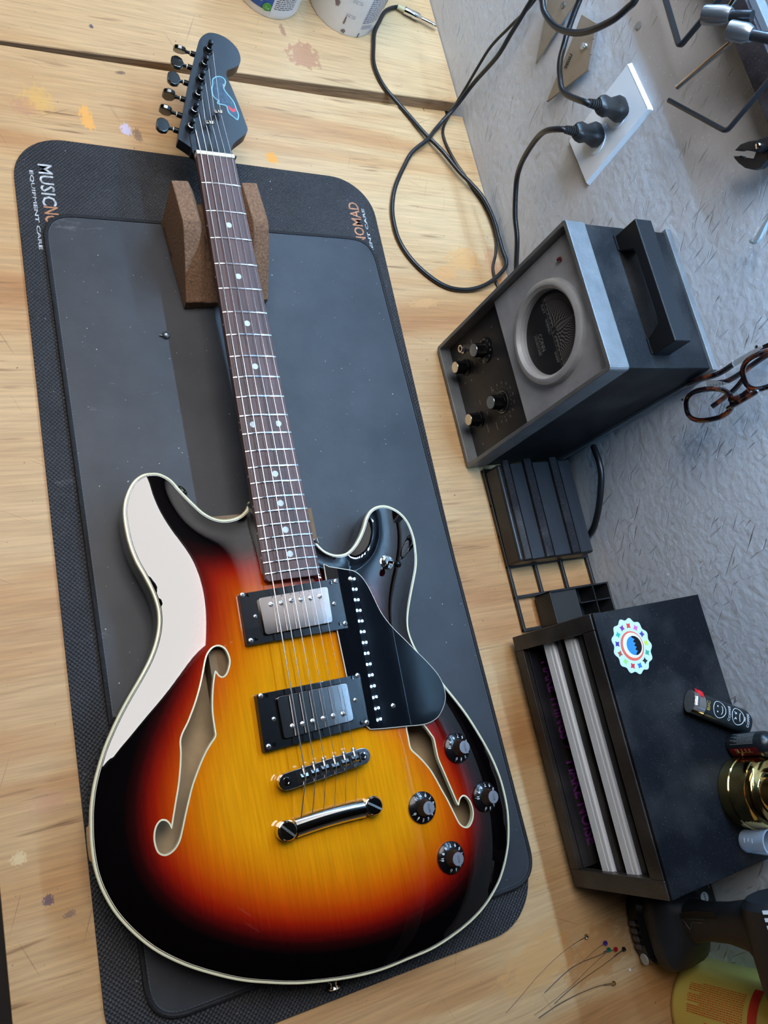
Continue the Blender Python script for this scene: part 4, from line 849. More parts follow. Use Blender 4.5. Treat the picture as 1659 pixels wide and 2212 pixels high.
# pickups
def pickup(ring, cov, scr, pol, w_ring, w_cov):
    t = MB(); R = quad_round(ring, .002, 3); t.prism(R, -.0120, w_ring, G, inset_top=.0008)
    rg = t.build('pickup_ring', M_blackpl, guitar, bevel=.0005)
    cv = MB().prism(offset(quad_round(cov, .003, 4), -.0002), w_ring-.001, w_cov, G).build('pickup_cover', M_chrome_worn, guitar, bevel=.0016, seg=4)
    q = MB(); cq = offset(quad_round(cov, .003, 4), .0006); q.prism(cq, w_ring, w_ring+.0002, G); q.build('ring_opening', M_black, rg)
    for u, v in pol:
        s_ = MB().lathe([(.0024, 0), (.0023, .0005), (.0016, .0009), (.0001, .0010)], G(u, v, w_cov), n=16).build('pole_screw', M_screw, cv)
        q = MB(); a = random.uniform(0, PI); q.box(G(u, v, w_cov+.00095), (.0042, .0006, .00025), Matrix.Rotation(a, 3, 'Z')); q.build('screw_slot', M_black, cv)
    for i, (u, v) in enumerate(scr):
        if i < 4:
            cu_ = sum(s[0] for s in scr[:4])/4; cv_ = sum(s[1] for s in scr[:4])/4
            screw(u+(cu_-u)*.10, v+(cv_-v)*.03, w_ring, .0025, rg)
            MB().lathe([(.0018, 0), (.0001, .0001)], G(u+(cu_-u)*.13, v+(cv_-v)*.14, w_ring+.0001), n=12).build('screw_hole', M_black, rg)
        else: screw(u, v, w_ring, .0022, rg)
pickup(RINGN, COVN, SCRN, POLN, -.0030, .0012)
pickup(RINGB, COVB, SCRB, POLB, -.0010, .0025)

# bridge and tailpiece
def capsule(a, c, r, n=8):
    a = Vector(a); c = Vector(c); d = (c-a).normalized(); p = Vector((-d.y, d.x)); o = []
    for k in range(n+1):
        t = PI*k/n; o.append(tuple(c+d*r*math.sin(t)-p*r*math.cos(t)*1))
    for k in range(n+1):
        t = PI*k/n; o.append(tuple(a-d*r*math.sin(t)+p*r*math.cos(t)*1))
    return ccw(o)
ba, bb = TOM
tom = MB().prism(capsule(ba, bb, .0075), -.0020, .0040, G).build('bridge', M_chrome_worn, guitar, bevel=.0009, seg=3)
bd = (Vector(bb)-Vector(ba)).normalized(); bpn = Vector((-bd.y, bd.x)); Rz = Matrix.Rotation(math.atan2(bd.y, bd.x), 3, 'Z')
mid = (Vector(ba)+Vector(bb))/2
MB().box(G(mid.x, mid.y, .0040), ((Vector(bb)-Vector(ba)).length-.021, .0090, .0005), Rz).build('saddle_channel', mat('dark_channel', (.02, .02, .02, 1), .4, .5), tom)
for (u, v) in (ba, bb):
    tw = MB().lathe([(.0058, 0), (.0066, .0004), (.0066, .0020), (.0058, .0024)], G(u, v, -.0058), n=28, smooth=False).build('thumbwheel', M_chrome, tom)
    MB().cyl(G(u, v, -.012), G(u, v, -.002), .0030, n=12).build('bridge_post', M_chrome, tom)
    ps = MB().lathe([(.0038, 0), (.0036, .0005), (.0022, .0006), (.0022, .0001), (.0001, .0001)], G(u, v, .0040), n=18).build('post_screw', M_chrome, tom)
SV = [v for u, v in STRB]; saddle_top = .0062
def on_bridge(v, off=0): 
    t = (v-ba[1])/(bb[1]-ba[1]); return (ba[0]+(bb[0]-ba[0])*t+off, v)
sad_v = [-.0262+i*.01025 for i in range(6)]
for i in range(7):
    v = sad_v[0]-.0051+i*.01025; u, _ = on_bridge(v)
    MB().box(G(u, v, .0046), (.0098, .0011, .0016)).build('saddle_bay_wall', M_chrome_worn, tom)
for i, v in enumerate(sad_v):
    u, _ = on_bridge(v, [.002, .001, 0, .002, .001, 0][i]*.6)
    s_ = MB(); s_.add([G(u-.0034, v-.0036, .0042), G(u+.0032, v-.0036, .0042), G(u+.0032, v+.0036, .0042), G(u-.0034, v+.0036, .0042), G(u-.0006, v-.0034, saddle_top), G(u+.0016, v-.0034, saddle_top), G(u+.0016, v+.0034, saddle_top), G(u-.0006, v+.0034, saddle_top)],
          [(3, 2, 1, 0), (4, 5, 6, 7), (0, 1, 5, 4), (1, 2, 6, 5), (2, 3, 7, 6), (3, 0, 4, 7)])
    sd = s_.build('saddle', M_chrome, tom)
    q = MB(); q.cyl(G(u-.0082, v, .0034), G(u-.0024, v, .0052), .0010, n=8); q.cyl(G(u-.0094, v, .0034), G(u-.0076, v, .0042), .0023, n=12); q.build('intonation_screw', M_screw, tom)
ta, tb = TAIL
td = (Vector(tb)-Vector(ta)).normalized(); L = (Vector(tb)-Vector(ta)).length; q = MB(); vs = []; prof3 = [(-.0086, -.0040), (-.0082, .0000), (-.0058, .0034), (-.0020, .0048), (.0030, .0046), (.0066, .0028), (.0084, -.0008), (.0086, -.0045), (0, -.0055)]
N3 = 13; m3 = len(prof3); tp = Vector((td.y, -td.x))
for i in range(N3):
    t = -.5+(i/(N3-1)); s3 = t*(L-.0175); bow = -.0012*(1-4*t*t)
    for x, z in prof3:
        p = (Vector(ta)+Vector(tb))/2+td*s3+tp*(x*1.0+bow); vs.append(G(p.x, p.y, z-.0010))
q.add(vs, [(i*m3+k, i*m3+(k+1) % m3, (i+1)*m3+(k+1) % m3, (i+1)*m3+k) for i in range(N3-1) for k in range(m3)], True); q.add(vs[:m3], [tuple(range(m3))[::-1]]); q.add(vs[-m3:], [tuple(range(m3))])
tl = q.build('tailpiece', M_chrome, guitar)
for (u, v), sg in ((ta, -1), (tb, 1)):
    e = MB().prism([(u+x, v+y) for x, y in [(-.0085, -.0088*sg*-1), (.0085, .0088*sg), (.0085, 0), (.0065, -.0060*sg*-1*-1*-1 if False else sg*-.0), ] ] if False else [(u+.0090*math.cos(a)*1.0, v+.0092*math.sin(a)) for a in [2*PI*k/20 for k in range(20)]], -.0050, .0026, G).build('tailpiece_ear', M_chrome, tl, bevel=.0012, seg=3)
    st = MB().lathe([(.0082, 0), (.0082, .0012), (.0074, .0022), (.0001, .0024)], G(u, v, .0026), n=28).build('tailpiece_stud', M_chrome, tl)
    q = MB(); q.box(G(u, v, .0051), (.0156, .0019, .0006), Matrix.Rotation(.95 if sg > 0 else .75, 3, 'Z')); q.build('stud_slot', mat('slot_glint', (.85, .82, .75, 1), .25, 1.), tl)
    MB().lathe([(.0082, 0), (.0082, .004)], G(u, v, -.0095), n=28, smooth=False).build('stud_bushing', M_chrome, tl)

# strings
gauge = [.00062, .00050, .00040, .00028, .00024, .00020]
nutv = [v for u, v in NUTS]
order = [5, 4, 3, 2, 1, 0]
for i in range(6):
    p = POST[5-i]; nv_ = -.0168+i*.00690
    zn = .0024
    pts_ = []
    pu, pv = p[0], p[1]+.0028
    if i in (2, 3): pts_ += [(TREE[0][0]+.001, TREE[0][1]+(-.0036 if i == 2 else .0036), -.0040)]
    if i in (4, 5): pts_ += [(TREE[1][0]+.001, TREE[1][1]+(-.0036 if i == 4 else .0036), -.0040)]
    u_s, v_s = on_bridge(sad_v[i], .001)
    line = [(pu, pv, -.0012+.0008)] + pts_ + [(-.0015, nv_, .0021), (u_s, v_s, saddle_top+.0004), (.6885, -.0355+i*.01085, .0012), (.694, -.0355+i*.01085, -.0015)]
    q = MB(); q.tube([G(*pp) for pp in line], gauge[i], 8)
    wr = [(pu+.0031*math.cos(a), p[1]+.0031*math.sin(a), -.0010-.0004*a/2) for a in [PI/2+k*.5 for k in range(20)]]
    q.tube([G(*pp) for pp in wr], gauge[i]*.8, 6)
    q.build('string', M_steel, guitar)

# toggle switch
tu, tv = TOG[0]; w = top_w(tu, tv)
tg = MB().lathe([(.0078, 0), (.0078, .0010), (.0066, .0014), (.0064, .0030), (.0040, .0034), (.0036, .0052), (.0001, .0052)], G(tu, tv, w-.0004), n=28).build('toggle_switch', M_chrome, guitar)
MB().tube([G(tu, tv, w+.004), G(tu+.0040, tv+.0018, w+.013)], [.0013, .0016], 10).build('switch_lever', M_chrome, tg)
MB().lathe([(.0016, 0), (.0030, .0022), (.0036, .0052), (.0030, .0082), (.0001, .0094)], G(tu+.0040, tv+.0018, w+.0125), (.42, .19, .9), 16).build('switch_tip', M_blackpl, tg)

# knobs
for i, (u, v) in enumerate(KN):
    w = top_w(u, v)+.0004; gx = (top_w(u+.004, v)-top_w(u-.004, v))/.008; gy = (top_w(u, v+.004)-top_w(u, v-.004))/.008
    nml = Vector((-gx, -gy, 1)).normalized(); Rk = nml.to_track_quat('Z', 'X').to_matrix(); o = Vector(G(u, v, w))
    kf = lambda x, y, z, Rk=Rk, o=o: o+Rk @ Vector((x, y, z))
    fx = Vector((Rk @ Vector((1, 0, 0)))); phase = math.atan2(fx.y, fx.x)
    kb = MB().lathe([(.0146, 0), (.0148, .0006), (.0146, .0018), (.0128, .0028), (.0084, .0046), (.0001, .0046)], o, nml, 36).build('control_knob', M_blackpl, guitar)
    q = MB(); vs = []; nf = 44
    for r_, z_ in ((.0084, .0044), (.0070, .0080), (.0064, .0140)):
        for k in range(nf*2):
            a = PI*k/nf; rr_ = r_*(1.0 if k % 2 else .93); vs.append(kf(rr_*math.cos(a), rr_*math.sin(a), z_))
    q.add(vs, [(j*2*nf+k, j*2*nf+(k+1) % (2*nf), (j+1)*2*nf+(k+1) % (2*nf), (j+1)*2*nf+k) for j in range(2) for k in range(2*nf)])
    q.build('knob_grip', mat('knob_grip_brown', (.035, .022, .016, 1), .3), kb)
    kc = MB().lathe([(.0061, 0), (.0060, .0005), (.0001, .0007)], kf(0, 0, .0138), nml, 24).build('knob_cap', mat('silver_cap', srgb(128, 130, 138), .35, .2), kb, label='silver cap')
    tf = lambda x, y, z, kf=kf, phase=phase: kf(x*math.cos(-phase)-y*math.sin(-phase), x*math.sin(-phase)+y*math.cos(-phase), .0146+z)
    text(['VOLUME', 'TONE', 'VOLUME', 'TONE'][i], 'cap_lettering', mat('dark_print', (.03, .03, .035, 1), .5), tf, (-.0042 if i % 2 == 0 else -.0034, -.0010, .0042 if i % 2 == 0 else .0034, .0012), kb)
    a0 = [119, 113, 162, 110][i]
    for dg in range(11):
        th_ = math.radians(a0-28.5*dg)      # screen-like angle: 0 towards +v, 90 towards +u
        rad = Vector((math.sin(th_), math.cos(th_)))
        def nf_(x, y, z, rad=rad, kf=kf, phase=phase):
            # glyph up points to the centre
            up_ = -rad; rt = Vector((up_.y, -up_.x)); r0 = .0112; p = rad*r0+rt*x+up_*y
            p = Vector((p.x*math.cos(-phase)-p.y*math.sin(-phase), p.x*math.sin(-phase)+p.y*math.cos(-phase)))
            rr = p.length; zz = .0028+(.0128-rr)*(.0018/.0044)+.00012 if rr < .0128 else .0028+.00012-(rr-.0128)*.55
            return kf(p.x, p.y, zz+z)
        wd = .0010 if dg == 1 else (.0022 if dg == 10 else .0016)
        text(str(dg), 'knob_number', M_white, nf_, (-wd/1.5, -.0011, wd/1.5, .0015), kb, bold=.01)
        q = MB(); q.add([nf_(-.00016, -.0024, 0), nf_(.00016, -.0024, 0), nf_(.00016, -.0016, 0), nf_(-.00016, -.0016, 0)], [(0, 1, 2, 3)]); q.build('knob_tick', M_white, kb)

# ------------------------------------------------------------ cables on the bench and the wall
def z3(L, z): return [(x, min(y, WY-.006), z) for x, y in L]
def w3(L, off): return [(x, WY-off, z) for x, z in L]
R1 = .0030
c1 = [(x, y + (.0025 if i in (1, 2, 3, 4, 5) else 0), z + (.0058 if 11 < i < 22 else (.0028 if i in (11, 22) else 0))) for i, (x, y, z) in enumerate(z3(CAB, .0035)) if i != 13]
up1 = [(-.1560, .3620, .006), (-.1740, .3800, .010), (-.1870, .3960, .028), (-.1975, .4080, .062)] + [(x, WY-.020, z) for x, z in CAB2[4:]] + [(-.215, WY-.03, .26)]
c1[-1] = (-.1360, .3440, .0095); c1[-2] = (-.1147, .3165, .006)
cab = thing('guitar_cable', 'black instrument cable looped on the bench ending in a silver plug', 'cable', (-.20, .30, 0))
LT = lambda pts, o: [(p[0]-o[0], p[1]-o[1], p[2]-o[2]) for p in pts]
co_ = (-.20, .30, 0)
MB().tube(LT(spline(c1+up1, 5), co_), R1, 10).build('cable', M_cable, cab)
j0 = Vector(JACK[0]+(.0075,)); j2 = Vector((-.3575, WY-.022, .010))
j0 = Vector((-.3758, .3600, .0060)); jd = Vector((.0420, .0560, .0010)).normalized(); jd = (Vector((-.3530, .4180, .0085))-j0).normalized()
JL = lambda a: tuple(j0+jd*a-Vector(co_))
MB().cyl(JL(-.003), JL(.008), .0034, .0040).build('strain_relief', mat('ivory_boot', srgb(196, 180, 134), .5), cab)
q = MB(); q.lathe([(.0048, .008), (.0052, .009), (.0052, .019), (.0048, .0195), (.0048, .021), (.0055, .0215), (.0055, .031), (.0046, .033)], Vector(j0)-Vector(co_), jd, 20); q.build('plug_barrel', M_chrome, cab)
q = MB(); q.lathe([(.0030, .033), (.0030, .0355), (.0026, .036), (.0030, .037), (.0030, .057), (.0020, .058), (.0030, .060), (.0012, .063), (.0001, .0635)], Vector(j0)-Vector(co_), jd, 14); q.build('plug_tip', M_chrome, cab)

c2 = [(-.212, WY-.006, .26), (-.2030, WY-.008, .1950), (-.2110, WY-.010, .1478), (-.2190, WY-.012, .1057), (-.2180, WY-.012, .0693), (-.2120, WY-.014, .030), (-.195, WY-.026, .0042), (-.160, .380, .0026), (-.120, .385, .0024), (-.080, .402, .0024), (-.035, .4195, .0024), (.005, .4225, .0024), (.035, .4150, .0024), (.062, .402, .0024), (.0900, .4020, .0024), (.120, .412, .0024), (.1740, .4215, .0024)]
tag(MB().tube(spline(c2, 5), .0020, 8).build('thin_cable', M_cable), 'thinner black cable running down the wall beneath the looped cable', 'cable')

# outlet
pl_ = thing('wall_outlet', 'white duplex outlet cover plate on the grey wall', 'outlet', (.0216, WY, .2345), (0, math.radians(-5), 0))
wf = lambda x, y, z: (x, -z, y)
MB().prism(rrect(-.035, -.0575, .035, .0575, .002), 0, .0055, wf, inset_top=.0028).build('cover_plate', M_plate, pl_, bevel=.0006)
for s_ in (-1, 1):
    ol = [(.0172*math.cos(a), s_*.0195+max(-.0142, min(.0142, .0172*math.sin(a)))) for a in [2*PI*k/28 for k in range(28)]]
    MB().prism(ol, .004, .0068, wf).build('receptacle', M_plate, pl_, bevel=.0004)
MB().lathe([(.0032, .0050), (.0030, .0064), (.0001, .0066)], (0, 0, 0), (0, -1, 0), 14).build('plate_screw', M_plate, pl_)
def plug(x, z, cord, label, yaw=0.):
    t = thing('power_plug', label, 'plug', (x, WY-.0070, z))
    q = MB(); secs = [(0, .0125, .0105), (.006, .0135, .0112), (.010, .0120, .0100), (.018, .0092, .0078), (.026, .0112, .0090), (.032, .0095, .0080), (.035, .0070, .0065)]
    vs = []; n_ = 16
    for d, a_, b_ in secs:
        for k in range(n_):
            an = 2*PI*k/n_; cx_, sx_ = math.cos(an), math.sin(an); e = .6
            vs.append((a_*math.copysign(abs(cx_)**e, cx_), -d, b_*math.copysign(abs(sx_)**e, sx_)))
    q.add(vs, [(i*n_+k, i*n_+(k+1) % n_, (i+1)*n_+(k+1) % n_, (i+1)*n_+k) for i in range(len(secs)-1) for k in range(n_)], True)
    q.add(vs[:n_], [tuple(range(n_))]); q.add(vs[-n_:], [tuple(range(n_))]); q.build('plug_body', M_satin, t)
    q = MB()
    for k in range(5): q.cyl((0, -.0345-k*.0030, 0), (0, -.0365-k*.0030, 0), .0056-.0003*k, n=14)
    q.cyl((0, -.034, 0), (0, -.0500, 0), .0036, n=12); q.build('strain_relief', M_satin, t)
    MB().tube([(p[0]-x, p[1]-WY+.0070, p[2]-z) for p in spline(cord, 6)], .0034, 10).build('cord', M_cable, t)
    q = MB(); q.box((0, .003, .005), (.0065, .008, .0016)); q.box((0, .003, -.005), (.0065, .008, .0016)); q.build('blades', M_chrome, t)
yp = WY-.0070-.050
plug(.0235, .2620, [(.0235, yp+.004, .2620), (.0235, yp-.003, .2620)] + [(x, yy, z) for (x, z), yy in zip(CORDU[1:], (WY-.058, WY-.055, WY-.052, WY-.048, WY-.044, WY-.042, WY-.04, WY-.04))], 'upper black power plug in the wall outlet, its cord running upwards')
# the lower one feeds the tuner
plug(.0235, .2210, [(.0235, yp+.004, .2210), (.0235, yp-.004, .2205), (.010, WY-.064, .2020), (.0000, WY-.058, .1790), (-.0050, WY-.050, .1480), (-.0060, WY-.042, .1220), (.0020, WY-.036, .1020), (.0300, WY-.030, .0780), (.0560, WY-.025, .0640), (.0900, WY-.020, .0400), (.1300, WY-.016, .0250), (.1650, WY-.016, .030), (.1745, WY-.030, .040)], 'lower black power plug in the wall outlet, its cord dropping behind the tuner')
tag(MB().tube(spline(w3(CORDO, .055), 5), .0037, 10).build('hanging_cord', M_cable), 'thick black cord hanging in a loop in front of the two scrapers', 'cord')

# ------------------------------------------------------------ things hanging on the wall
WF = lambda off: (lambda x, y, z: (x, WY-off-z, y))
def wall_flat(name, poly, off, th_, m, label, cat, bev=.0004, parent=None, group=None):
    o = MB().prism(ccw(poly), 0, th_, WF(off)).build(name, m, parent, bevel=bev)
    return tag(o, label, cat, group) if parent is None else o
s1 = thing('scraper', 'pointed brass-coloured steel blade hanging on the wall, leftmost of the two', 'scraper', (0, 0, 0))
MB().prism(ccw(SCR1), 0, .0022, WF(.0045)).build('blade', M_bronze, s1, bevel=.0003)
MB().lathe([(.0035, .002), (.0035, .0085), (.0001, .0095)], (-.1560, WY, .2320), (0, -1, 0), 12).build('hanging_screw', M_tool2, s1)
s2 = thing('scraper', 'pointed brass-coloured steel gauge with small black lettering, nearest the outlet', 'scraper', (0, 0, 0))
MB().prism(ccw(SCR2), 0, .0030, WF(.0055)).build('blade', M_bronze, s2, bevel=.0003)
a = Vector(SCR2[1]); c = Vector(SCR2[2]); d = (c-a).normalized(); pn = Vector((d.y, -d.x))
MB().prism([tuple(a), tuple(c), tuple(c+pn*.0022), tuple(a+pn*.0022)], 0, .0032, WF(.0055)).build('ground_edge', M_chrome_worn, s2, label='bright ground edge')
for k in (.33, .66):
    p = a+(c-a)*k; MB().prism([tuple(p-d*.0003), tuple(p+d*.0003), tuple(p+d*.0003+pn*.0024), tuple(p-d*.0003+pn*.0024)], .003, .0034, WF(.0055)).build('notch', M_tool, s2)
MB().lathe([(.0042, .002), (.0042, .0105), (.0036, .0120), (.0001, .0122)], (-.0820, WY, .2440), (0, -1, 0), 14).build('hanging_screw', M_chrome, s2)
ta_ = Vector((-.0725, .2010)); tb_ = Vector((-.0975, .2360)); d = (tb_-ta_).normalized()
def tf(x, y, z):
    p = Vector(SCRTXT[0])+Vector((.003, -.001)) ; dd = (Vector(SCRTXT[1])-Vector(SCRTXT[0])).normalized(); nn_ = Vector((-dd.y, dd.x)); p = p+Vector((SCRTXT[1][0]-SCRTXT[0][0], SCRTXT[1][1]-SCRTXT[0][1]))*1.1-dd*x-nn_*y
    return (p.x, WY-.0088-z, p.y)
text('rmac', 'lettering', mat('black_print', (.01, .01, .01, 1), .5), tf, (0, -.0035, .0165, .0018), s2, bold=.02)

# tool bar and the tools stuck to it
bar = thing('tool_bar', 'dark steel strip screwed along the wall holding tools', 'tool holder', (0, 0, 0))
bl = Vector((.1677-.0317, .4142-.4111)); bd_ = bl.normalized(); b0 = Vector((.0317, .4085))-bd_*.30; b1 = Vector((.1677, .4116))+bd_*.06; bn = Vector((-bd_.y, bd_.x))
MB().prism([tuple(b0), tuple(b1), tuple(b1+bn*.0245), tuple(b0+bn*.0245)], 0, .020, WF(0)).build('bar', mat('rusty_dark_steel', (.045, .035, .038, 1), .35, .5, var=.6, vscale=30., dust=.5), bar, bevel=.0008)
MB().prism([tuple(b0+bn*.0245), tuple(b1+bn*.0245), tuple(b1+bn*.031), tuple(b0+bn*.031)], 0, .016, WF(0)).build('bar_edge', mat('bar_edge_grey', (.20, .21, .23, 1), .45, .3), bar, bevel=.0006, label='grey upper edge')
def bent(name, pts, r, m, label, cat, n_=6, parent=None):
    o = MB().tube(pts, r, n_, smooth=n_ > 6).build(name, m, parent, bevel=0)
    return tag(o, label, cat) if parent is None else o
def rnd_corner(A, Bc, Cc_, r, k=5):
    A, Bc, Cc_ = map(Vector, (A, Bc, Cc_)); a_ = Bc+(A-Bc).normalized()*r; c_ = Bc+(Cc_-Bc).normalized()*r
    return [a_*(1-t)**2+Bc*2*t*(1-t)+c_*t*t for t in [i/k for i in range(k+1)]]
ho = .030
A_ = (HEX1[1][0]-.004, WY-ho, HEX1[1][1]+.05); A_ = (HEX1[0][0]-.03, WY-ho, HEX1[0][1]+.002); B_ = (HEX1[2][0], WY-ho, HEX1[2][1]); C_ = (HEX1[4][0]-.003, WY-ho, HEX1[4][1]+.030)
bent('hex_key', [A_]+[tuple(p) for p in rnd_corner(A_, B_, C_, .006)]+[C_], .0030, M_tool, 'large black hex key hanging from the tool bar, uppermost in the photo', 'hex key')
A_ = (HEX2[0][0], WY-.035, HEX2[0][1]); B_ = (HEX2[2][0]-.001, WY-.035, HEX2[2][1]-.001); C_ = (HEX2[3][0]-.004, WY-.030, HEX2[3][1]+.02)
bent('hex_key', [A_]+[tuple(p) for p in rnd_corner(A_, B_, C_, .005)]+[C_], .0025, M_tool, 'black hex key with a bright short arm beside the thin steel rod', 'hex key')
def socket(name, a_, b_, rod, r, label, shaft=None):
    t = thing(name, label, 'wrench', (0, 0, 0)); a_ = Vector(a_); b_ = Vector(b_); dd = (b_-a_).normalized()
    L_ = (b_-a_).length
    MB().lathe([(r*.72, .004), (r*.80, 0), (r, .0004), (r, L_*.75), (r*.72, L_)], a_, dd, 28).build('socket', M_tool2, t)
    MB().lathe([(r*.74, .010), (r*.74, .0035)], a_, dd, 6, smooth=False).build('hex_opening', M_tool, t)
    MB().cyl(b_-dd*.002, b_+dd*.020, r*.55, n=16).build('shaft', M_tool, t)
    MB().tube(rod, .0026, 12).build('rod', mat('bright_rod', (.50, .46, .42, 1), .16, 1.), t)
s_o = .045
P1 = (SOCK[0][0]-.001, WY-.052, SOCK[0][1]); P2 = (SOCK[1][0], WY-.045, SOCK[1][1]+.004)
socket('socket_wrench', P1, P2, [(.0705, WY-.045, .4240), (.0640, WY-.045, .4460)], .0086, 'steel socket wrench on the tool bar, upper of the two')
P1 = (SOCK[2][0], WY-.052, SOCK[2][1]); P2 = (SOCK[3][0]-.001, WY-.045, SOCK[3][1])
socket('socket_wrench', P1, P2, [(ROD[0][0], WY-.045, ROD[0][1]), (ROD[1][0], WY-.045, ROD[1][1])], .0086, 'steel socket wrench with a long thin rod, above the bent hex key')

pli = thing('pliers', 'black adjustable pliers with open jaws hanging by the tool bar', 'pliers', (0, 0, 0))
MB().prism(ccw(PLI1), 0, .007, WF(.024)).build('upper_jaw', M_tool, pli, bevel=.0012, seg=3)
MB().prism(ccw(PLI2), 0, .007, WF(.017)).build('lower_jaw', M_tool, pli, bevel=.0012, seg=3)
MB().lathe([(.0030, 0), (.0030, .0155), (.0022, .0165), (.0001, .0167)], (.1935, WY-.017, .4035), (0, -1, 0), 18).build('pivot_bolt', M_chrome, pli)
for i_ in range(5):
    MB().box((.1845+i_*.0019, WY-.0205, .3797+i_*.0009), (.0009, .0070, .0016)).build('tooth', M_tool, pli)
MB().tube([(.197, WY-.024, .412), (.192, WY-.024, .450), (.188, WY-.024, .500)], .0055, 10).build('handle', M_tool, pli)
MB().tube([(.204, WY-.020, .405), (.212, WY-.020, .440), (.218, WY-.020, .500)], .0055, 10).build('handle', M_tool, pli)
wr_ = thing('small_wrench', 'small chrome tool tip with raised lettering below the pliers', 'wrench', (0, 0, 0))
MB().prism(ccw(WREN), 0, .004, WF(.018)).build('tool_blade', mat('pale_tool_steel', (.42, .50, .53, 1), .32, .5), wr_, bevel=.0008, seg=2)
def tf(x, y, z): 
    o = Vector((.2655, .3640)); dd = Vector((-.62, .78)); nn_ = Vector((-.78, -.62)); p = o+dd*x+nn_*y
    return (p.x, WY-.0222-z, p.y)
text('FORGE', 'lettering', M_white, tf, (-.001, .0012, .0125, .0042), wr_, bold=.02)
# small cup hook of the wall above the outlet: a screw head and a nail
for (x, z, lb) in ((-.045, .312, 'painted-over screw head in the wall left of the hex keys'),):
    o = MB().lathe([(.0042, 0), (.0040, .0012), (.0001, .0018)], (x, WY, z), (0, -1, 0), 14).build('wall_screw', mat('painted_screw', srgb(160, 166, 172), .5), None)
    tag(o, lb, 'screw')

# safety glasses
gls = thing('safety_glasses', 'tortoiseshell safety glasses with clear side shields hanging on the grey wall', 'glasses', (0, 0, 0))
M_tort = bpy.data.materials.new('tortoiseshell'); M_tort.use_nodes = True
t_ = M_tort.node_tree; bb_ = t_.nodes['Principled BSDF']; tc_ = nn(t_, 'ShaderNodeTexCoord'); nz_ = nn(t_, 'ShaderNodeTexNoise', i_Scale=75., i_Detail=2.); t_.links.new(tc_.outputs['Object'], nz_.inputs['Vector'])
cr2 = nn(t_, 'ShaderNodeValToRGB'); t_.links.new(nz_.outputs[0], cr2.inputs[0]); e_ = cr2.color_ramp.elements; e_[0].position = .50; e_[0].color = srgb(20, 11, 13); e_[1].position = .70; e_[1].color = srgb(112, 54, 30); t_.links.new(cr2.outputs[0], bb_.inputs['Base Color'])
bb_.inputs['Roughness'].default_value = .12; bb_.inputs['Coat Weight'].default_value = 1.
yg = WY-.045
def lens_ring(cen, ax, a_, b_, pw=.82):
    c_, s_ = math.cos(ax), math.sin(ax); o = []
    for k in range(36):
        t = 2*PI*k/36; X = a_*math.copysign(abs(math.cos(t))**pw, math.cos(t)); Y = b_*math.copysign(abs(math.sin(t))**pw, math.sin(t))*(1-.12*math.cos(t))
        o.append((cen[0]+X*c_-Y*s_, cen[1]+X*s_+Y*c_))
    return o
def frame_ring(cen, ax, a_, b_, tilt, y0=None):
    y0 = yg if y0 is None else y0
    o = lens_ring(cen, ax, a_, b_); q = MB(); pts_ = [(x, y0-.0012*math.cos(2*PI*k/36)+tilt*((x-cen[0])), z) for k, (x, z) in enumerate(o)]
    q.tube(pts_+[pts_[0]], .0026, 8, cap=False); q.build('lens_frame', M_tort, gls)
    inn_ = lens_ring(cen, ax, a_-.0015, b_-.0015); MB().prism(ccw(inn_), 0, .0012, lambda x, y, z: (x, y0+tilt*(x-cen[0])-z, y)).build('lens', M_glass, gls)
frame_ring((.3925, .2770), math.radians(72), .0275, .0150, .1)
frame_ring((.3895, .3470), math.radians(82), .0255, .0155, .1)
MB().tube(spline([(.3985, yg, .3020), (.4020, yg-.002, .3110), (.4000, yg, .3230)], 4), [.0034]*9, 8).build('bridge_piece', M_tort, gls)
MB().tube(spline([(.4055, yg, .2960), (.4060, yg-.003, .3110), (.4040, yg, .3300)], 4), [.0024]*9, 8).build('lower_bridge', M_tort, gls)
tz_ = [(GLT[i][0], GLT[i][1]) for i in range(7)]
MB().tube(spline([(x, WY-.014, z) for x, z in tz_]+[(.3580, WY-.014, .375)], 4), .0030, 8).build('temple', M_tort, gls)
MB().tube(spline([(.3660, WY-.028, .2700), (.3724, WY-.022, .2851), (.3720, WY-.020, .3046), (.368, WY-.016, .330), (.366, WY-.012, .372)], 4), .0028, 8).build('temple', M_tort, gls)
MB().tube(spline([(.3890, WY-.022, .2620), (.3850, WY-.016, .2730), (.3800, WY-.010, .2850), (.3740, WY-.008, .2960)], 4), .0026, 8).build('temple_tip', M_tort, gls)
M_shield = mat('clear_side_shield', (.72, .80, .83, 1), .18, alpha=.26, spec=.9)
for P_, nm in ((GLS1, 0), (GLS2, 1)):
    MB().prism(ccw(spline(P_, 2, True)), 0, .0012, WF(.036)).build('side_shield', M_shield, gls)
q = MB()
for i_ in range(12): q.box((.3690+i_*.0009, WY-.0378, .2560+i_*.0034), (.0052, .0006, .0009), Matrix.Rotation(.25, 3, 'Y'))
rb = q.build('shield_ribs', M_glass, gls)
MB().lathe([(.0018, 0), (.0001, .0012)], (.3640, WY-.040, .3410), (0, -1, 0), 10).build('rivet', M_chrome, gls)
MB().lathe([(.0014, 0), (.0001, .0010)], (.3752, yg-.001, .2500), (0, -1, 0), 10).build('rivet', M_chrome, gls)
MB().cyl((.372, WY, .385), (.372, WY-.03, .387), .0016, n=10).build('wall_peg', M_tool2, gls)

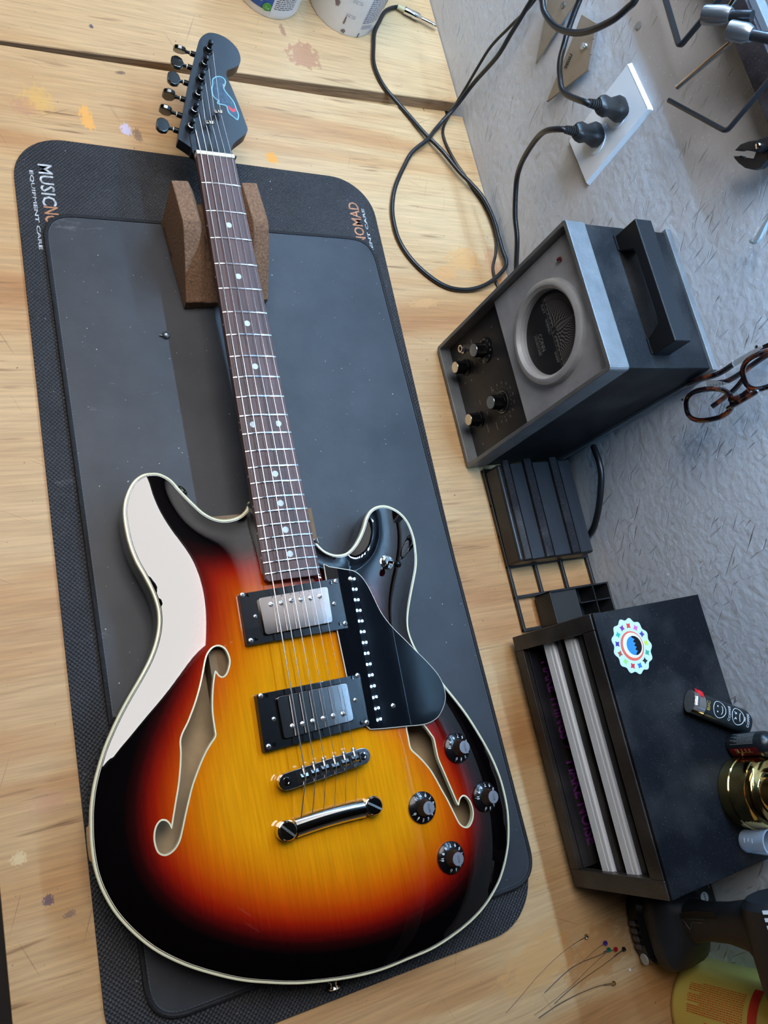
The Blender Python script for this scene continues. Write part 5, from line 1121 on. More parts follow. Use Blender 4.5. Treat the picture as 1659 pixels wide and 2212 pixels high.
# ------------------------------------------------------------ the stroboscopic tuner
tn = thing('strobe_tuner', 'vintage grey and black tabletop tuner with round dial and four knobs', 'tuner', (.268, .3465, 0))
ox, oy = .268, .3465
TL = lambda x, y, z: (x-ox, y-oy, z)
y0, z1 = .2765, .2700; x0_, x1_ = .1860, .3505
def frame_box(x0, x1, z0, z1, y0, y1, t_, m, name, bev):
    q = MB(); o = rrect(x0, z0, x1, z1, .004, 3); i = rrect(x0+t_, z0+t_, x1-t_, z1-t_, .003, 3); k = len(o)
    F = lambda P_, y: [TL(x, y, z) for x, z in P_]
    q.add(F(o, y0)+F(i, y0)+F(i, y1)+F(o, y1), [(j+a*k, (j+1) % k+a*k, (j+1) % k+((a+1) % 4)*k, j+((a+1) % 4)*k) for a in range(4) for j in range(k)])
    return q.build(name, m, tn, bevel=bev)
frame_box(x0_, x1_, .0035, z1, y0, .3010, .0048, M_bezel, 'front_bezel', .0008)
MB().span(TL(x0_+.0020, .2995, .0050), TL(x1_-.0020, .4150, z1-.0025)).build('cabinet', M_tuner, tn, bevel=.0012)
MB().span(TL(x0_-.0010, .4150, .0035), TL(x1_+.0010, .4225, z1)).build('rear_panel', M_bezel, tn, bevel=.0006)
MB().span(TL(x0_+.0045, .2920, .0080), TL(x1_-.0045, .2998, .1280)).build('control_panel', mat('control_panel_black', (.018, .016, .016, 1), .4, var=.3, vscale=20., dust=.3), tn, bevel=.0004)
# metal face with a round hole: front plate as annulus to rectangle
cx_, cz_, Ro, Ri = .2710, .1960, .0555, .0440; yf = .2865
q = MB(); k = 64; hole = [(cx_+(Ro-.003)*math.cos(2*PI*i/k), cz_+(Ro-.003)*math.sin(2*PI*i/k)) for i in range(k)]
xa, xb, za, zb = x0_+.0052, x1_-.0052, .1225, z1-.0052; rect = []
for i in range(k):
    c_, s_ = math.cos(2*PI*i/k), math.sin(2*PI*i/k); tt = 1e9
    if c_ > 1e-9: tt = min(tt, (xb-cx_)/c_)
    if c_ < -1e-9: tt = min(tt, (xa-cx_)/c_)
    if s_ > 1e-9: tt = min(tt, (zb-cz_)/s_)
    if s_ < -1e-9: tt = min(tt, (za-cz_)/s_)
    rect.append((cx_+c_*tt, cz_+s_*tt))
for cxr, czr in ((xa, za), (xb, za), (xb, zb), (xa, zb)):
    j = min(range(k), key=lambda i: (rect[i][0]-cxr)**2+(rect[i][1]-czr)**2); rect[j] = (cxr, czr)
q.add([TL(x, yf, z) for x, z in hole]+[TL(x, yf, z) for x, z in rect]+[TL(x, .2990, z) for x, z in rect], [(i, (i+1) % k, (i+1) % k+k, i+k) for i in range(k)]+[(i+k, (i+1) % k+k, (i+1) % k+2*k, i+2*k) for i in range(k)])
q.build('dial_panel', M_alu, tn)
MB().lathe([(Ro, 0), (Ro-.0015, .0065), (Ro-.0050, .0085), (Ri+.0040, .0082), (Ri+.0008, .0050), (Ri, -.0030)], TL(cx_, yf, cz_), (0, -1, 0), 64, cap=False).build('dial_ring', M_alu, tn)
ydl = .2895
dial = MB().lathe([(Ri+.004, 0), (Ri+.004, .0005), (.0001, .0005)], TL(cx_, ydl+.0005, cz_), (0, -1, 0), 48).build('dial_face', mat('dial_black', (.010, .010, .011, 1), .4), tn)
DF = lambda x, y, z: TL(cx_+x, ydl-.0003-z, cz_+y)
q = MB(); zc = -.0005
rows_ = [(.0055, .0090, 6), (.0090, .0125, 8), (.0125, .0160, 10), (.0160, .0195, 14), (.0195, .0230, 20), (.0230, .0265, 28), (.0265, .0300, 40), (.0300, .0335, 56), (.0340, .0395, 96)]
for r0, r1, nseg in rows_:
    for i in range(nseg):
        a0_, a1_ = PI*(i+.25)/nseg, PI*(i+.75)/nseg
        q.add([DF(r*math.cos(t), zc+.002+r*math.sin(t), .0001) for r, t in ((r0, a0_), (r1, a0_), (r1, a1_), (r0, a1_))], [(0, 1, 2, 3)])
q.build('strobe_pattern', mat('strobe_grey', srgb(128, 124, 122), .5), tn)
q = MB(); q.add([DF(-.040, zc-.0002, .0002), DF(.040, zc-.0002, .0002), DF(.040, zc+.0002, .0002), DF(-.040, zc+.0002, .0002)], [(0, 1, 2, 3)]); q.add([DF(-.0002, zc-.004, .0003), DF(.0002, zc-.004, .0003), DF(.0002, .041, .0003), DF(-.0002, .041, .0003)], [(0, 1, 2, 3)])
q.build('scale_line', M_grey_print, tn)
M_dialp = mat('dial_print', srgb(168, 166, 160), .5)
text('FLAT', 'dial_lettering', M_dialp, DF, (-.0350, -.0055, -.0245, -.0020), tn); text('NORMAL', 'dial_lettering', M_dialp, DF, (-.0175, -.0055, -.0020, -.0020), tn); text('SHARP', 'dial_lettering', M_dialp, DF, (.0205, -.0055, .0330, -.0020), tn)
text('CONN', 'dial_lettering', M_dialp, DF, (-.0085, -.0225, .0110, -.0165), tn); text('STROBOTUNER', 'dial_lettering', M_dialp, DF, (-.0105, -.0285, .0130, -.0255), tn)
q = MB(); q.add([DF(-.0110, -.0242, .0002), DF(.0135, -.0242, .0002), DF(.0135, -.0239, .0002), DF(-.0110, -.0239, .0002)], [(0, 1, 2, 3)]); q.build('underline', M_dialp, tn)
for i, s_ in enumerate(['8', '7', '6', '5', '4', '3', '2', '+2', '3', '4', '5', '6', '7', '8', '9']):
    x = -.037+i*.0053; text(s_, 'scale_number', M_dialp, DF, (x-.0009, .0008, x+.0009*(1 if len(s_) == 1 else 2), .0032), tn)
MB().lathe([(Ri, 0), (Ri, .0008)], TL(cx_, ydl-.0030, cz_), (0, -1, 0), 48).build('dial_glass', mat('dial_glass_clear', (.02, .02, .02, 1), .02, alpha=.06, spec=.5), tn)
MB().lathe([(.0030, 0), (.0030, .0012), (.0018, .0034), (.0001, .0040)], TL(.2115, yf, .2385), (0, -1, 0), 16).build('indicator_lamp', mat('dark_red_lens', (.10, .012, .012, 1), .08, coat=1.), tn)
yk = .2920
def tknob(x, z, r, skirt, ang):
    kb = MB().lathe([(r*1.28, 0), (r*1.28, .0016), (r*1.05, .0024), (r, .0030)], TL(x, yk, z), (0, -1, 0), 32, cap=False).build('control_knob', M_blackpl, tn)
    q = MB(); nf = 36; vs = []
    for d_ in (.0028, .0165):
        for k_ in range(nf*2):
            a = PI*k_/nf; rr = r*(1.0 if k_ % 2 else .94)*(1 if d_ < .01 else .93); vs.append(TL(x+rr*math.cos(a), yk-d_, z+rr*math.sin(a)))
    q.add(vs, [(k_, (k_+1) % (2*nf), (k_+1) % (2*nf)+2*nf, k_+2*nf) for k_ in range(2*nf)]); q.add(vs[-2*nf:], [tuple(range(2*nf))]); q.build('knob_grip', M_blackpl, kb)
    MB().lathe([(r*.86, 0), (r*.84, .0005), (.0001, .0006)], TL(x, yk-.0165, z), (0, -1, 0), 28).build('knob_cap', mat('brushed_knob_cap', (.66, .62, .56, 1), .26, 1.), kb, label='bright metal cap')
    if skirt:
        MB().lathe([(skirt, 0), (skirt, .0012), (skirt-.001, .0016)], TL(x, yk, z), (0, -1, 0), 40).build('knob_skirt', M_blackpl, kb)
        for j, s_ in enumerate(['C', 'C#', 'D', 'D#', 'E', 'F', 'F#', 'G', 'G#', 'A', 'A#', 'B']):
            t = ang-2*PI*j/12; o_ = (math.cos(t)*(skirt-.0026), math.sin(t)*(skirt-.0026)); u_ = (math.cos(t), math.sin(t)); rt = (u_[1], -u_[0])
            f_ = lambda a, c, e, o_=o_, u_=u_, rt=rt: TL(x+o_[0]+rt[0]*a+u_[0]*c, yk-.0017-e, z+o_[1]+rt[1]*a+u_[1]*c)
            text(s_, 'skirt_letter', M_dialp, f_, (-.0011*len(s_)**.5, -.0013, .0011*len(s_)**.5, .0013), kb)
tknob(.2285, .0770, .0088, .0155, .6); tknob(.2285, .0330, .0080, 0, 0); tknob(.2985, .0830, .0088, 0, 0); tknob(.2985, .0330, .0080, 0, 0)
MB().tube([TL(.2985+.0125*math.cos(a), yk-.0012, .0830+.0125*math.sin(a)) for a in [2*PI*i/28 for i in range(29)]], .0006, 6, cap=False).build('pointer_ring', M_tool2, tn)
for i in range(17):
    a = PI*(1.22-1.44*i/16); q = MB(); r0, r1 = .0165, .0180 if i % 2 else .0190
    c_, s_ = math.cos(a), math.sin(a); n_ = (-s_*.0002, c_*.0002)
    q.add([TL(.2985+c_*r+n_[0]*e, yk-.0002, .0830+s_*r+n_[1]*e) for r, e in ((r0, 1), (r1, 1), (r1, -1), (r0, -1))], [(0, 1, 2, 3)]); q.build('scale_tick', M_dialp, tn)
CF = lambda x, y, z: TL(x, yk-.0001-z, y)
for i, s_ in enumerate(['50', '40', '30', '20', '10', '0', '10', '20', '30', '40', '50']):
    a = PI*(1.15-1.30*i/10); x, z = .2985+.0225*math.cos(a), .0830+.0225*math.sin(a); text(s_, 'panel_lettering', M_dialp, CF, (x-.0015, z-.0011, x+.0015, z+.0011), tn)
for s_, x, z, w_ in (('FLAT', .2770, .0700, .0075), ('SHARP', .3200, .0620, .0095), ('MIC', .2060, .0560, .0060), ('GAIN', .2310, .0520, .0080), ('OFF', .2800, .0420, .0060), ('ON', .2985, .0505, .0040), ('TUNING', .2900, .0575, .0110), ('NORMAL', .3150, .0440, .0110), ('8', .3280, .0270, .0018), ('0', .2120, .0230, .0018), ('2', .2100, .0310, .0018), ('4', .2130, .0430, .0018), ('6', .2420, .0480, .0018), ('8', .2480, .0370, .0018), ('10', .2450, .0230, .0028), ('1', .2500, .0960, .0016), ('6', .2100, .1000, .0018), ('7', .2500, .0620, .0018)):
    text(s_, 'panel_lettering', M_dialp, CF, (x-w_/2, z-.0011, x+w_/2, z+.0011), tn)
q = MB(); q.lathe([(.0066, 0), (.0066, .0020), (.0050, .0030), (.0050, .0040), (.0032, .0040), (.0030, -.001)], TL(.2050, yk, .0370), (0, -1, 0), 6, smooth=False, cap=False); q.lathe([(.0046, .002), (.0046, .0052), (.0030, .0052), (.0030, 0)], TL(.2050, yk, .0370), (0, -1, 0), 24, cap=False); q.build('input_jack', M_chrome_worn, tn)
MB().lathe([(.0029, 0), (.0001, .0001)], TL(.2050, yk-.0022, .0370), (0, -1, 0), 16).build('jack_hole', M_black, tn)
# handle
hz = z1-.0025; q = MB(); hp = [(0, 0), (.0185, 0), (.0205, .0060), (.0260, .0165), (.0350, .0180), (.1000, .0180), (.1090, .0165), (.1145, .0060), (.1165, 0), (.1350, 0), (.1350, .0300), (0, .0300)]
q.prism(hp, 0, .0225, lambda x, y, z: TL(.1995+x, .3395+z, hz+y)); q.build('carry_handle', mat('handle_black', (.006, .007, .009, 1), .5, bump=.2, bscale=800.), tn, bevel=.0012, seg=3)
for sx in (.2080, .3250): MB().span(TL(sx-.0085, .3370, hz), TL(sx+.0085, .3640, hz+.0012)).build('handle_plate', M_tuner, tn)
for sx, sy in ((.200, .300), (.337, .300), (.200, .410), (.337, .410)): MB().cyl(TL(sx, sy, 0), TL(sx, sy, .0052), .007, n=16).build('foot', M_satin, tn)
for sx in (.196, .341): MB().lathe([(.0026, 0), (.0001, .001)], TL(sx, .4225, .250), (0, 1, 0), 10).build('rear_screw', M_tool2, tn)

# ------------------------------------------------------------ modular organiser
og = thing('organiser_grid', 'flat black open grid base lying on the bench along the wall', 'organiser', (.48, .36, 0))
GX_ = [.3560, .4010, .4400, .4790, .5165, .5560]; GY_ = [.2990, .3390, .3790, .4215]
GL_ = lambda x, y, z: (x-.48, y-.36, z)
for x in GX_: MB().span(GL_(x-.0018, GY_[0]-.0018, .0005), GL_(x+.0018, GY_[-1]+.0018, .0060)).build('grid_bar', M_satin, og, bevel=.0006)
for y in GY_: MB().span(GL_(GX_[0]-.0018, y-.0018, .0007), GL_(GX_[-1]+.0018, y+.0018, .0058)).build('grid_bar', M_satin, og, bevel=.0006)
bn_ = thing('ribbed_bin', 'shallow black bin with ribbed foam strips next to the tuner', 'bin', (.418, .354, .0062))
BL_ = lambda x, y, z: (x-.418, y-.354, z-.0062)
MB().prism([(x-.418, y-.354) for x, y in [(.3580, .2990), (.4790, .2970), (.4800, .4100), (.3560, .4125)]], 0, .0270, lambda x, y, z: (x, y, z)).build('bin_body', M_satin, bn_, bevel=.0030, seg=3)
for ya, yb in ((.3050, .3140), (.3370, .3480), (.3770, .3880)):
    q = MB(); q.prism([(.3545, ya), (.3545, yb), (.4775, yb-.003), (.4785, ya-.003)], .0330, .0375, lambda x, y, z: BL_(x, y, z)); q.build('foam_strip', mat('fuzzy_foam', (.014, .013, .016, 1), .95, bump=.6, bscale=600., dust=.7), bn_, bevel=.0008)
for ya, yb in ((.3170, .3350), (.3510, .3750), (.3910, .4095)):
    q = MB(); q.prism([(.3590, ya), (.3590, yb), (.4780, yb-.003), (.4785, ya-.003)], .0330, .0352, lambda x, y, z: BL_(x, y, z)); q.build('smooth_panel', mat('worn_black_panel', (.020, .022, .028, 1), .40, var=.4, vscale=40., vstretch=(.1, 1, 1)), bn_, bevel=.0006)
tb_ = thing('divided_tray', 'small black tray split into four pockets beside a closed half', 'tray', (.5360, .370, .0062))
TB = lambda x, y, z: (x-.5360, y-.370, z-.0062)
xa, xb, ya, yb, zt = .5190, .5585, .3240, .4150, .0360
q = MB()
for a, c in (((xa, ya, .0062), (xb, yb, .0085)), ((xa, ya, .0085), (xa+.0018, yb, zt)), ((xb-.0018, ya, .0085), (xb, yb, zt)), ((xa, ya, .0085), (xb, ya+.0018, zt)), ((xa, yb-.0018, .0085), (xb, yb, zt))): q.span(TB(*a), TB(*c))
q.build('tray_shell', M_satin, tb_, bevel=.0003)
MB().span(TB(xa+.001, ya+.001, .009), TB(xb-.001, .3660, zt-.003)).build('closed_half', mat('brown_black_plastic', (.022, .019, .016, 1), .5), tb_, bevel=.0008)
MB().span(TB((xa+xb)/2-.0007, .366, .0085), TB((xa+xb)/2+.0007, yb, zt-.001)).build('divider', M_satin, tb_)
MB().span(TB(xa, .3900, .0085), TB(xb, .3914, zt-.001)).build('divider', M_satin, tb_)
tag(MB().tube(spline([(.3560, .4215, .0705), (.3635, .4185, .0745), (.3795, .4175, .0765), (.3965, .4175, .0730), (.4215, .4175, .0595), (.4385, .4190, .0450), (.4520, .4210, .0280), (.4600, .4210, .0050)], 5), .0040, 10).build('rear_cable', M_cable), 'thick black cable curving out from behind the tuner down the wall', 'cable')

# ------------------------------------------------------------ black case with two rails
cs = thing('rail_case', 'dusty black instrument case with two aluminium rails across its open front', 'case', (.698, .348, 0))
X0, X1, Y0, Y1, Z0, Z1 = .5630, .8320, .2720, .4240, .0160, .1560
KL = lambda x, y, z: (x-.698, y-.348, z)
MB().span(KL(X0, Y0+.0105, Z1-.003), KL(X1, Y1, Z1)).build('top_panel', M_case, cs, bevel=.0006)
MB().span(KL(X0, Y0+.0105, Z0), KL(X1, Y1, Z0+.003)).build('bottom_panel', M_case, cs)
MB().span(KL(X0, Y0+.0105, Z0+.003), KL(X0+.0022, Y1, Z1-.003)).build('side_panel', M_case, cs)
MB().span(KL(X1-.0022, Y0+.0105, Z0+.003), KL(X1, Y1, Z1-.003)).build('side_panel', M_case, cs)
MB().span(KL(X0, Y1-.003, Z0+.003), KL(X1, Y1, Z1-.003)).build('back_panel', M_case, cs)
M_frame = mat('brownish_black_frame', (.020, .017, .015, 1), .38, var=.5, vscale=30., dust=.35)
q = MB(); q.span(KL(X0-.001, Y0, Z0-.002), KL(X0+.0160, Y0+.0100, Z1-.0030)); q.build('frame_end', M_frame, cs, bevel=.0010)
q = MB(); q.span(KL(X1-.0170, Y0, Z0-.002), KL(X1+.001, Y0+.0100, Z1-.0030)); q.build('frame_end', M_frame, cs, bevel=.0010)
MB().span(KL(X0+.0160, Y0, Z0-.002), KL(X1-.0170, Y0+.0100, Z0+.0115)).build('frame_bottom', M_frame, cs, bevel=.0010)
MB().span(KL(X0+.0160, Y0, Z1-.0210), KL(X1-.0170, Y0+.0100, Z1-.0030)).build('frame_top', M_frame, cs, bevel=.0010)
MB().span(KL(X0-.0005, Y0+.0015, Z1-.0045), KL(X1+.0005, Y0+.0112, Z1+.0004)).build('front_lip', M_case, cs, bevel=.0006)
MB().span(KL(X0+.0165, Y0+.0060, Z0+.0110), KL(X1-.0175, Y0+.0165, Z0+.0140)).build('inner_ledge', mat('blue_black_metal', (.012, .013, .020, 1), .4, dust=.3), cs, bevel=.0004)
MB().span(KL(X0+.0165, Y0+.0165, Z0+.0100), KL(X1-.0175, Y0+.0800, Z0+.0130)).build('inner_floor', M_frame, cs)
FT = lambda x, y, z: KL(x, y, Z0+.0132+z)
text('MAKE THINGS', 'case_lettering', M_purple, FT, (.5960, .2915, .6830, .3075), cs, bold=.02)
text('MAKE NOISE', 'case_lettering', M_purple, FT, (.7070, .2905, .7950, .3065), cs, bold=.02)
MB().prism([(.6885, .2920), (.6925, .2990), (.6905, .2995), (.6965, .3080), (.6930, .3005), (.6950, .2995)], 0, .0002, FT).build('lightning_mark', M_purple, cs)
for zc_ in (.0670, .1040):
    q = MB(); pr = []
    zz = [-.0080]; 
    poly = [(-.0055, -.0080)]
    for i in range(7):
        z_ = -.0075+i*.00140; poly += [(-.0064, z_), (-.0064, z_+.0006), (-.0054, z_+.0008), (-.0054, z_+.0012)]
    poly += [(-.0060, .0025), (-.0052, .0030), (-.0060, .0038), (-.0056, .0068), (-.0040, .0080), (.0045, .0080), (.0045, -.0080)]
    q.prism(poly, X0+.0022, X1-.0022, lambda a, b_, c: KL(c, Y0+.0125+a, zc_+b_)); q.build('aluminium_rail', M_rail, cs)
    q = MB(); q.span(KL(X0+.0022, Y0+.0110, zc_+.0085), KL(X1-.0022, Y0+.0190, zc_+.0165)); q.build('threaded_strip', M_frame, cs, bevel=.0005)
for sx in (X0+.02, X1-.02):
    for sy in (Y0+.02, Y1-.02): MB().cyl(KL(sx, sy, 0), KL(sx, sy, Z0), .008, n=16).build('foot', M_satin, cs)
# scalloped sticker (a plain round emblem)
st = thing('round_sticker', 'white scalloped sticker with orange ring and blue centre on the black case', 'sticker', (.6015, .3120, .1561))
SP = [((.0265+.0013*math.cos(13*a))*math.cos(a)*1.03, (.0245+.0013*math.cos(13*a))*math.sin(a)) for a in [2*PI*i/104 for i in range(104)]]
MB().prism(SP, 0, .0004, lambda x, y, z: (x, y, z)).build('sticker_sheet', mat('pale_sticker', srgb(190, 214, 224), .35), st)
fl = lambda z_: (lambda x, y, z: (x, y, z_+z))
circ = lambda r, cx=0, cy=0, n_=36, e=1.: [(cx+r*math.cos(2*PI*i/n_), cy+r*e*math.sin(2*PI*i/n_)) for i in range(n_)]
MB().prism(circ(.0150), .0004, .00045, fl(0)).build('orange_ring', mat('coral_print', srgb(222, 98, 78), .4), st)
MB().prism(circ(.0128, -.0005, .001), .00045, .0005, fl(0)).build('white_disc', M_white, st)
MB().prism(circ(.0098, 0, .0025), .0005, .00055, fl(0)).build('blue_disc', mat('blue_print', srgb(46, 128, 214), .4), st)
up_half = [(.0098*math.cos(t), .0025+.0098*math.sin(t)) for t in [math.radians(-5+190*i/20) for i in range(21)]]+[(x, .0035+(.0016 if i % 2 else -.0012)) for i, x in enumerate([-.0080+i*.0020 for i in range(9)])]
MB().prism(ccw(up_half), .00055, .0006, fl(0)).build('black_half', M_black, st)
for i in range(13):
    a = 2*PI*(i+.25)/13; col_ = [(38, 110, 190), (28, 30, 30), (60, 150, 120), (190, 206, 60), (70, 60, 150), (206, 96, 180), (214, 60, 52), (120, 50, 140), (40, 170, 150), (60, 50, 140), (170, 84, 60), (150, 200, 110), (206, 52, 56)][i]
    m_c = mat('sticker_colour_%s' % ['blue', 'black', 'green', 'lime', 'violet', 'pink', 'red', 'purple', 'teal', 'indigo', 'brown', 'mint', 'scarlet'][i], srgb(*col_), .4)
    cx2, cy2 = .0205*math.cos(a), .0190*math.sin(a)
    star = [(cx2+(.0036 if k_ % 2 else .0019)*math.cos(a+PI*k_/4), cy2+(.0036 if k_ % 2 else .0019)*math.sin(a+PI*k_/4)) for k_ in range(8)]
    MB().prism(ccw(star), .0004, .0005, fl(0)).build('coloured_mark', m_c, st)

# lighter
LB = Vector((.6990, .4190)); LTp = Vector((.6660, .3560)); dd_ = (LB-LTp).normalized(); aL = math.atan2(dd_.y, dd_.x)
lg = thing('lighter', 'black pocket lighter with a happy and a sad face lying on the case', 'lighter', (.6655, .3560, .1563), (0, 0, aL))
def ell(a_, b_, n_=20): return [(a_*math.cos(2*PI*i/n_), b_*math.sin(2*PI*i/n_)) for i in range(n_)]
fx_ = lambda x, y, z: (z, x, y+.0080)
MB().prism(ell(.0125, .0080, 28), .0170, .0790, fx_, smooth=True).build('fuel_body', mat('lighter_black', (.008, .012, .014, 1), .3, coat=.3), lg, bevel=.0014, seg=3)
MB().prism(ell(.0118, .0076, 28), .0020, .0172, fx_, smooth=True).build('metal_hood', M_chrome, lg, bevel=.0008)
MB().prism([(0, -.0035), (.0078, -.0045), (.0100, .0000), (.0080, .0055), (.0020, .0060)], -.005, .005, lambda x, y, z: (.0075+x*1.0, .0115-z*.6-y*.35, .0100+y*.6+z*.3)).build('thumb_button', M_red, lg, bevel=.0012, seg=3)
MB().cyl((.0055, -.0045, .0130), (.0055, .0045, .0130), .0036, n=20, smooth=False).build('spark_wheel', M_tool2, lg)
lz = lambda s_: s_
def LF(x, y, z):   # printed frame on the upper side: text reads across the body
    return (x, y, .0080+.0080*math.sqrt(max(0, 1-(y/.0128)**2))+.0002+z)
TF = lambda ox_: (lambda x, y, z: LF(ox_+y, x, z) if False else LF(ox_-(-y), -x*-1, z))
def rot_text(s_, ox_, w_, h_):
    # glyph up points back towards the hood (-x), reading towards +y ... mirrored-free: right = +y, up = -x
    return text(s_, 'lighter_lettering', M_white, (lambda x, y, z: LF(ox_-y, x, z)), (-w_/2, -h_/2, w_/2, h_/2), lg)
rot_text('COFFEE', .0475, .0150, .0030); rot_text('NO', .0680, .0046, .0030); rot_text('COFFEE', .0730, .0140, .0030)
text('BIC', 'lighter_lettering', mat('gold_print', srgb(196, 160, 70), .4), (lambda x, y, z: LF(.0195-y, x, z)), (-.0048, -.0018, .0048, .0018), lg)
for cxf, happy in ((.0340, True), (.0590, False)):
    pts_ = [LF(cxf+.0082*math.cos(a), .0082*math.sin(a), .0001) for a in [2*PI*i/32 for i in range(33)]]; MB().tube(pts_, .0003, 5, cap=False).build('face_outline', M_white, lg)
    for e_ in (-1, 1): MB().lathe([(.0008, 0), (.0001, .0002)], LF(cxf-.0025, .0028*e_, .0001), n=10).build('face_eye', M_white, lg)
    sg = 1 if happy else -1
    mth = [LF(cxf+.0030+sg*(.0018*math.cos(t)-.0008), .0045*math.sin(t), .0001) for t in [(-1.3+2.6*i/12) for i in range(13)]]
    MB().tube(mth, .0003, 5).build('face_mouth', M_white, lg)
    if not happy:
        for e_ in (-1, 1): MB().tube([LF(cxf-.0048, .0042*e_, .0001), LF(cxf-.0032, .0014*e_, .0001)], .0003, 5).build('face_brow', M_white, lg)

# small bottle, brass cover and measuring cup on the case
bt = thing('glue_bottle', 'small round bottle with black and red label standing behind the lighter', 'bottle', (.7215, .4085, .1562))
MB().lathe([(.0115, 0), (.0125, .001), (.0125, .040), (.0105, .044), (.0060, .047), (.0060, .056), (.0001, .056)], n=32).build('bottle_body', mat('label_black', (.010, .012, .014, 1), .3), bt)
MB().lathe([(.0070, .0475), (.0070, .064), (.0045, .078), (.0001, .079)], n=24).build('bottle_cap', mat('pale_blue_cap', srgb(120, 150, 176), .4), bt)
cylf = lambda r: (lambda x, y, z: ((r+z)*math.sin(x/r), -(r+z)*math.cos(x/r), y))
q = MB()
for i in range(6):
    a0_, a1_ = i*.0016+.0005, i*.0016+.0021; f_ = cylf(.01262); q.add([f_(a0_, .004, 0), f_(a1_, .004, 0), f_(a1_, .038, 0), f_(a0_, .038, 0)], [(0, 1, 2, 3)])
q.build('red_band', mat('dark_red_label', srgb(120, 20, 32), .4), bt)
lines_print('label_print', M_grey_print, (lambda x, y, z: cylf(.01262)(y-.0005, .0370-x, z)), [(.003+.0*i, -.0150+.0013*i, .031-.004*(i % 3), .0011) for i in range(10)], bt, seed=4)
text('TITE', 'label_lettering', mat('label_yellow', srgb(210, 190, 110), .5), (lambda x, y, z: cylf(.01266)(y, .0340-x, z)), (.003, .0015, .024, .0055), bt)
br = thing('brass_cover', 'polished brass domed bell cover standing on the black case', 'bell', (.7660, .4010, .1562))
MB().lathe([(.0340, 0), (.0345, .0006), (.0345, .0130)], n=64, cap=False).build('lower_band', M_brass2, br)
MB().lathe([(.0346, .0118), (.0355, .0126), (.0355, .0134), (.0346, .0142)], n=64, cap=False).build('groove_ring', M_brass, br)
MB().lathe([(.0344, .0140), (.0344, .0270), (.0338, .0330), (.0318, .0375), (.0290, .0395), (.0255, .0400), (.0240, .0410), (.0225, .0480), (.0180, .0550), (.0100, .0595), (.0001, .0610)], n=64).build('dome', M_brass, br)
cp = thing('measuring_cup', 'little clear plastic measuring cup near the front corner of the case', 'cup', (.8090, .3850, .1562))
MB().lathe([(.0001, .0008), (.0098, .0008), (.0100, 0), (.0108, .0006), (.0122, .030), (.0130, .0305), (.0130, .0312), (.0115, .0312), (.0100, .0018), (.0001, .0018)], n=36).build('cup_wall', mat('translucent_plastic', (.55, .66, .78, 1), .25, alpha=.38, spec=.8), cp)
for z_, w_ in ((.008, .004), (.013, .003), (.018, .004)):
    f_ = cylf(.0114+.0008*(z_-.008)/.01); MB().tube([f_(-.006+i*w_/5, z_, 0) for i in range(6)], .00025, 5).build('volume_mark', M_white, cp)

# ------------------------------------------------------------ bottom right corner: driver, small box, yellow tub
M_drill = mat('driver_black', (.018, .019, .022, 1), .48, bump=.1, bscale=500.)
M_drill_gl = mat('battery_gloss_black', (.010, .010, .011, 1), .22)
dr_ = thing('cordless_driver', 'black cordless driver standing on its battery at the bench corner', 'power tool', (.905, .372, 0))
D = lambda x, y, z: (x-.905, y-.372, z)
def superloft(name, secs, m, parent, n_=24, e=.55):
    """secs: centre, axis u, axis v, half sizes"""
    q = MB(); vs = []
    for c_, u_, v_, a_, b_ in secs:
        c_ = Vector(c_); u_ = Vector(u_).normalized(); v_ = Vector(v_).normalized()
        for k_ in range(n_):
            t = 2*PI*k_/n_; C_, S_ = math.cos(t), math.sin(t)
            vs.append(c_+u_*a_*math.copysign(abs(C_)**e, C_)+v_*b_*math.copysign(abs(S_)**e, S_))
    q.add(vs, [(i*n_+k_, i*n_+(k_+1) % n_, (i+1)*n_+(k_+1) % n_, (i+1)*n_+k_) for i in range(len(secs)-1) for k_ in range(n_)], True)
    q.add(vs[:n_], [tuple(range(n_))]); q.add(vs[-n_:], [tuple(range(n_))[::-1]])
    return q.build(name, m, parent)
X_, Y_ = (1, 0, 0), (0, 1, 0)
superloft('battery', [(D(.898, .3720, .0005), X_, Y_, .036, .032), (D(.898, .3720, .004), X_, Y_, .039, .035), (D(.898, .3710, .020), X_, Y_, .0385, .034), (D(.898, .372, .024), X_, Y_, .034, .030), (D(.898, .372, .030), X_, Y_, .034, .030)], M_drill_gl, dr_)
superloft('tool_foot', [(D(.900, .3740, .028), X_, Y_, .040, .034), (D(.900, .3740, .033), X_, Y_, .042, .036), (D(.899, .3740, .045), X_, Y_, .040, .034), (D(.895, .3760, .056), X_, Y_, .030, .024), (D(.893, .3770, .064), X_, Y_, .022, .0175)], M_drill, dr_)
superloft('grip', [(D(.893, .3770, .060), X_, Y_, .0225, .0180), (D(.889, .3740, .085), X_, Y_, .0185, .0160), (D(.885, .3700, .120), X_, Y_, .0190, .0165), (D(.882, .3650, .150), X_, Y_, .0230, .0185), (D(.886, .362, .168), X_, Y_, .034, .022)], M_drill, dr_, e=.8)
superloft('motor_housing', [(D(.850, .362, .190), Y_, (0, 0, 1), .0235, .0235), (D(.856, .362, .190), Y_, (0, 0, 1), .0290, .0290), (D(.890, .362, .190), Y_, (0, 0, 1), .0310, .0310), (D(.930, .362, .190), Y_, (0, 0, 1), .0310, .0310), (D(.965, .362, .190), Y_, (0, 0, 1), .0260, .0260), (D(.985, .362, .190), Y_, (0, 0, 1), .0180, .0180)], M_drill, dr_, e=.85)
MB().cyl(D(.984, .362, .190), D(1.012, .362, .190), .0085, n=20).build('chuck', M_tool, dr_)
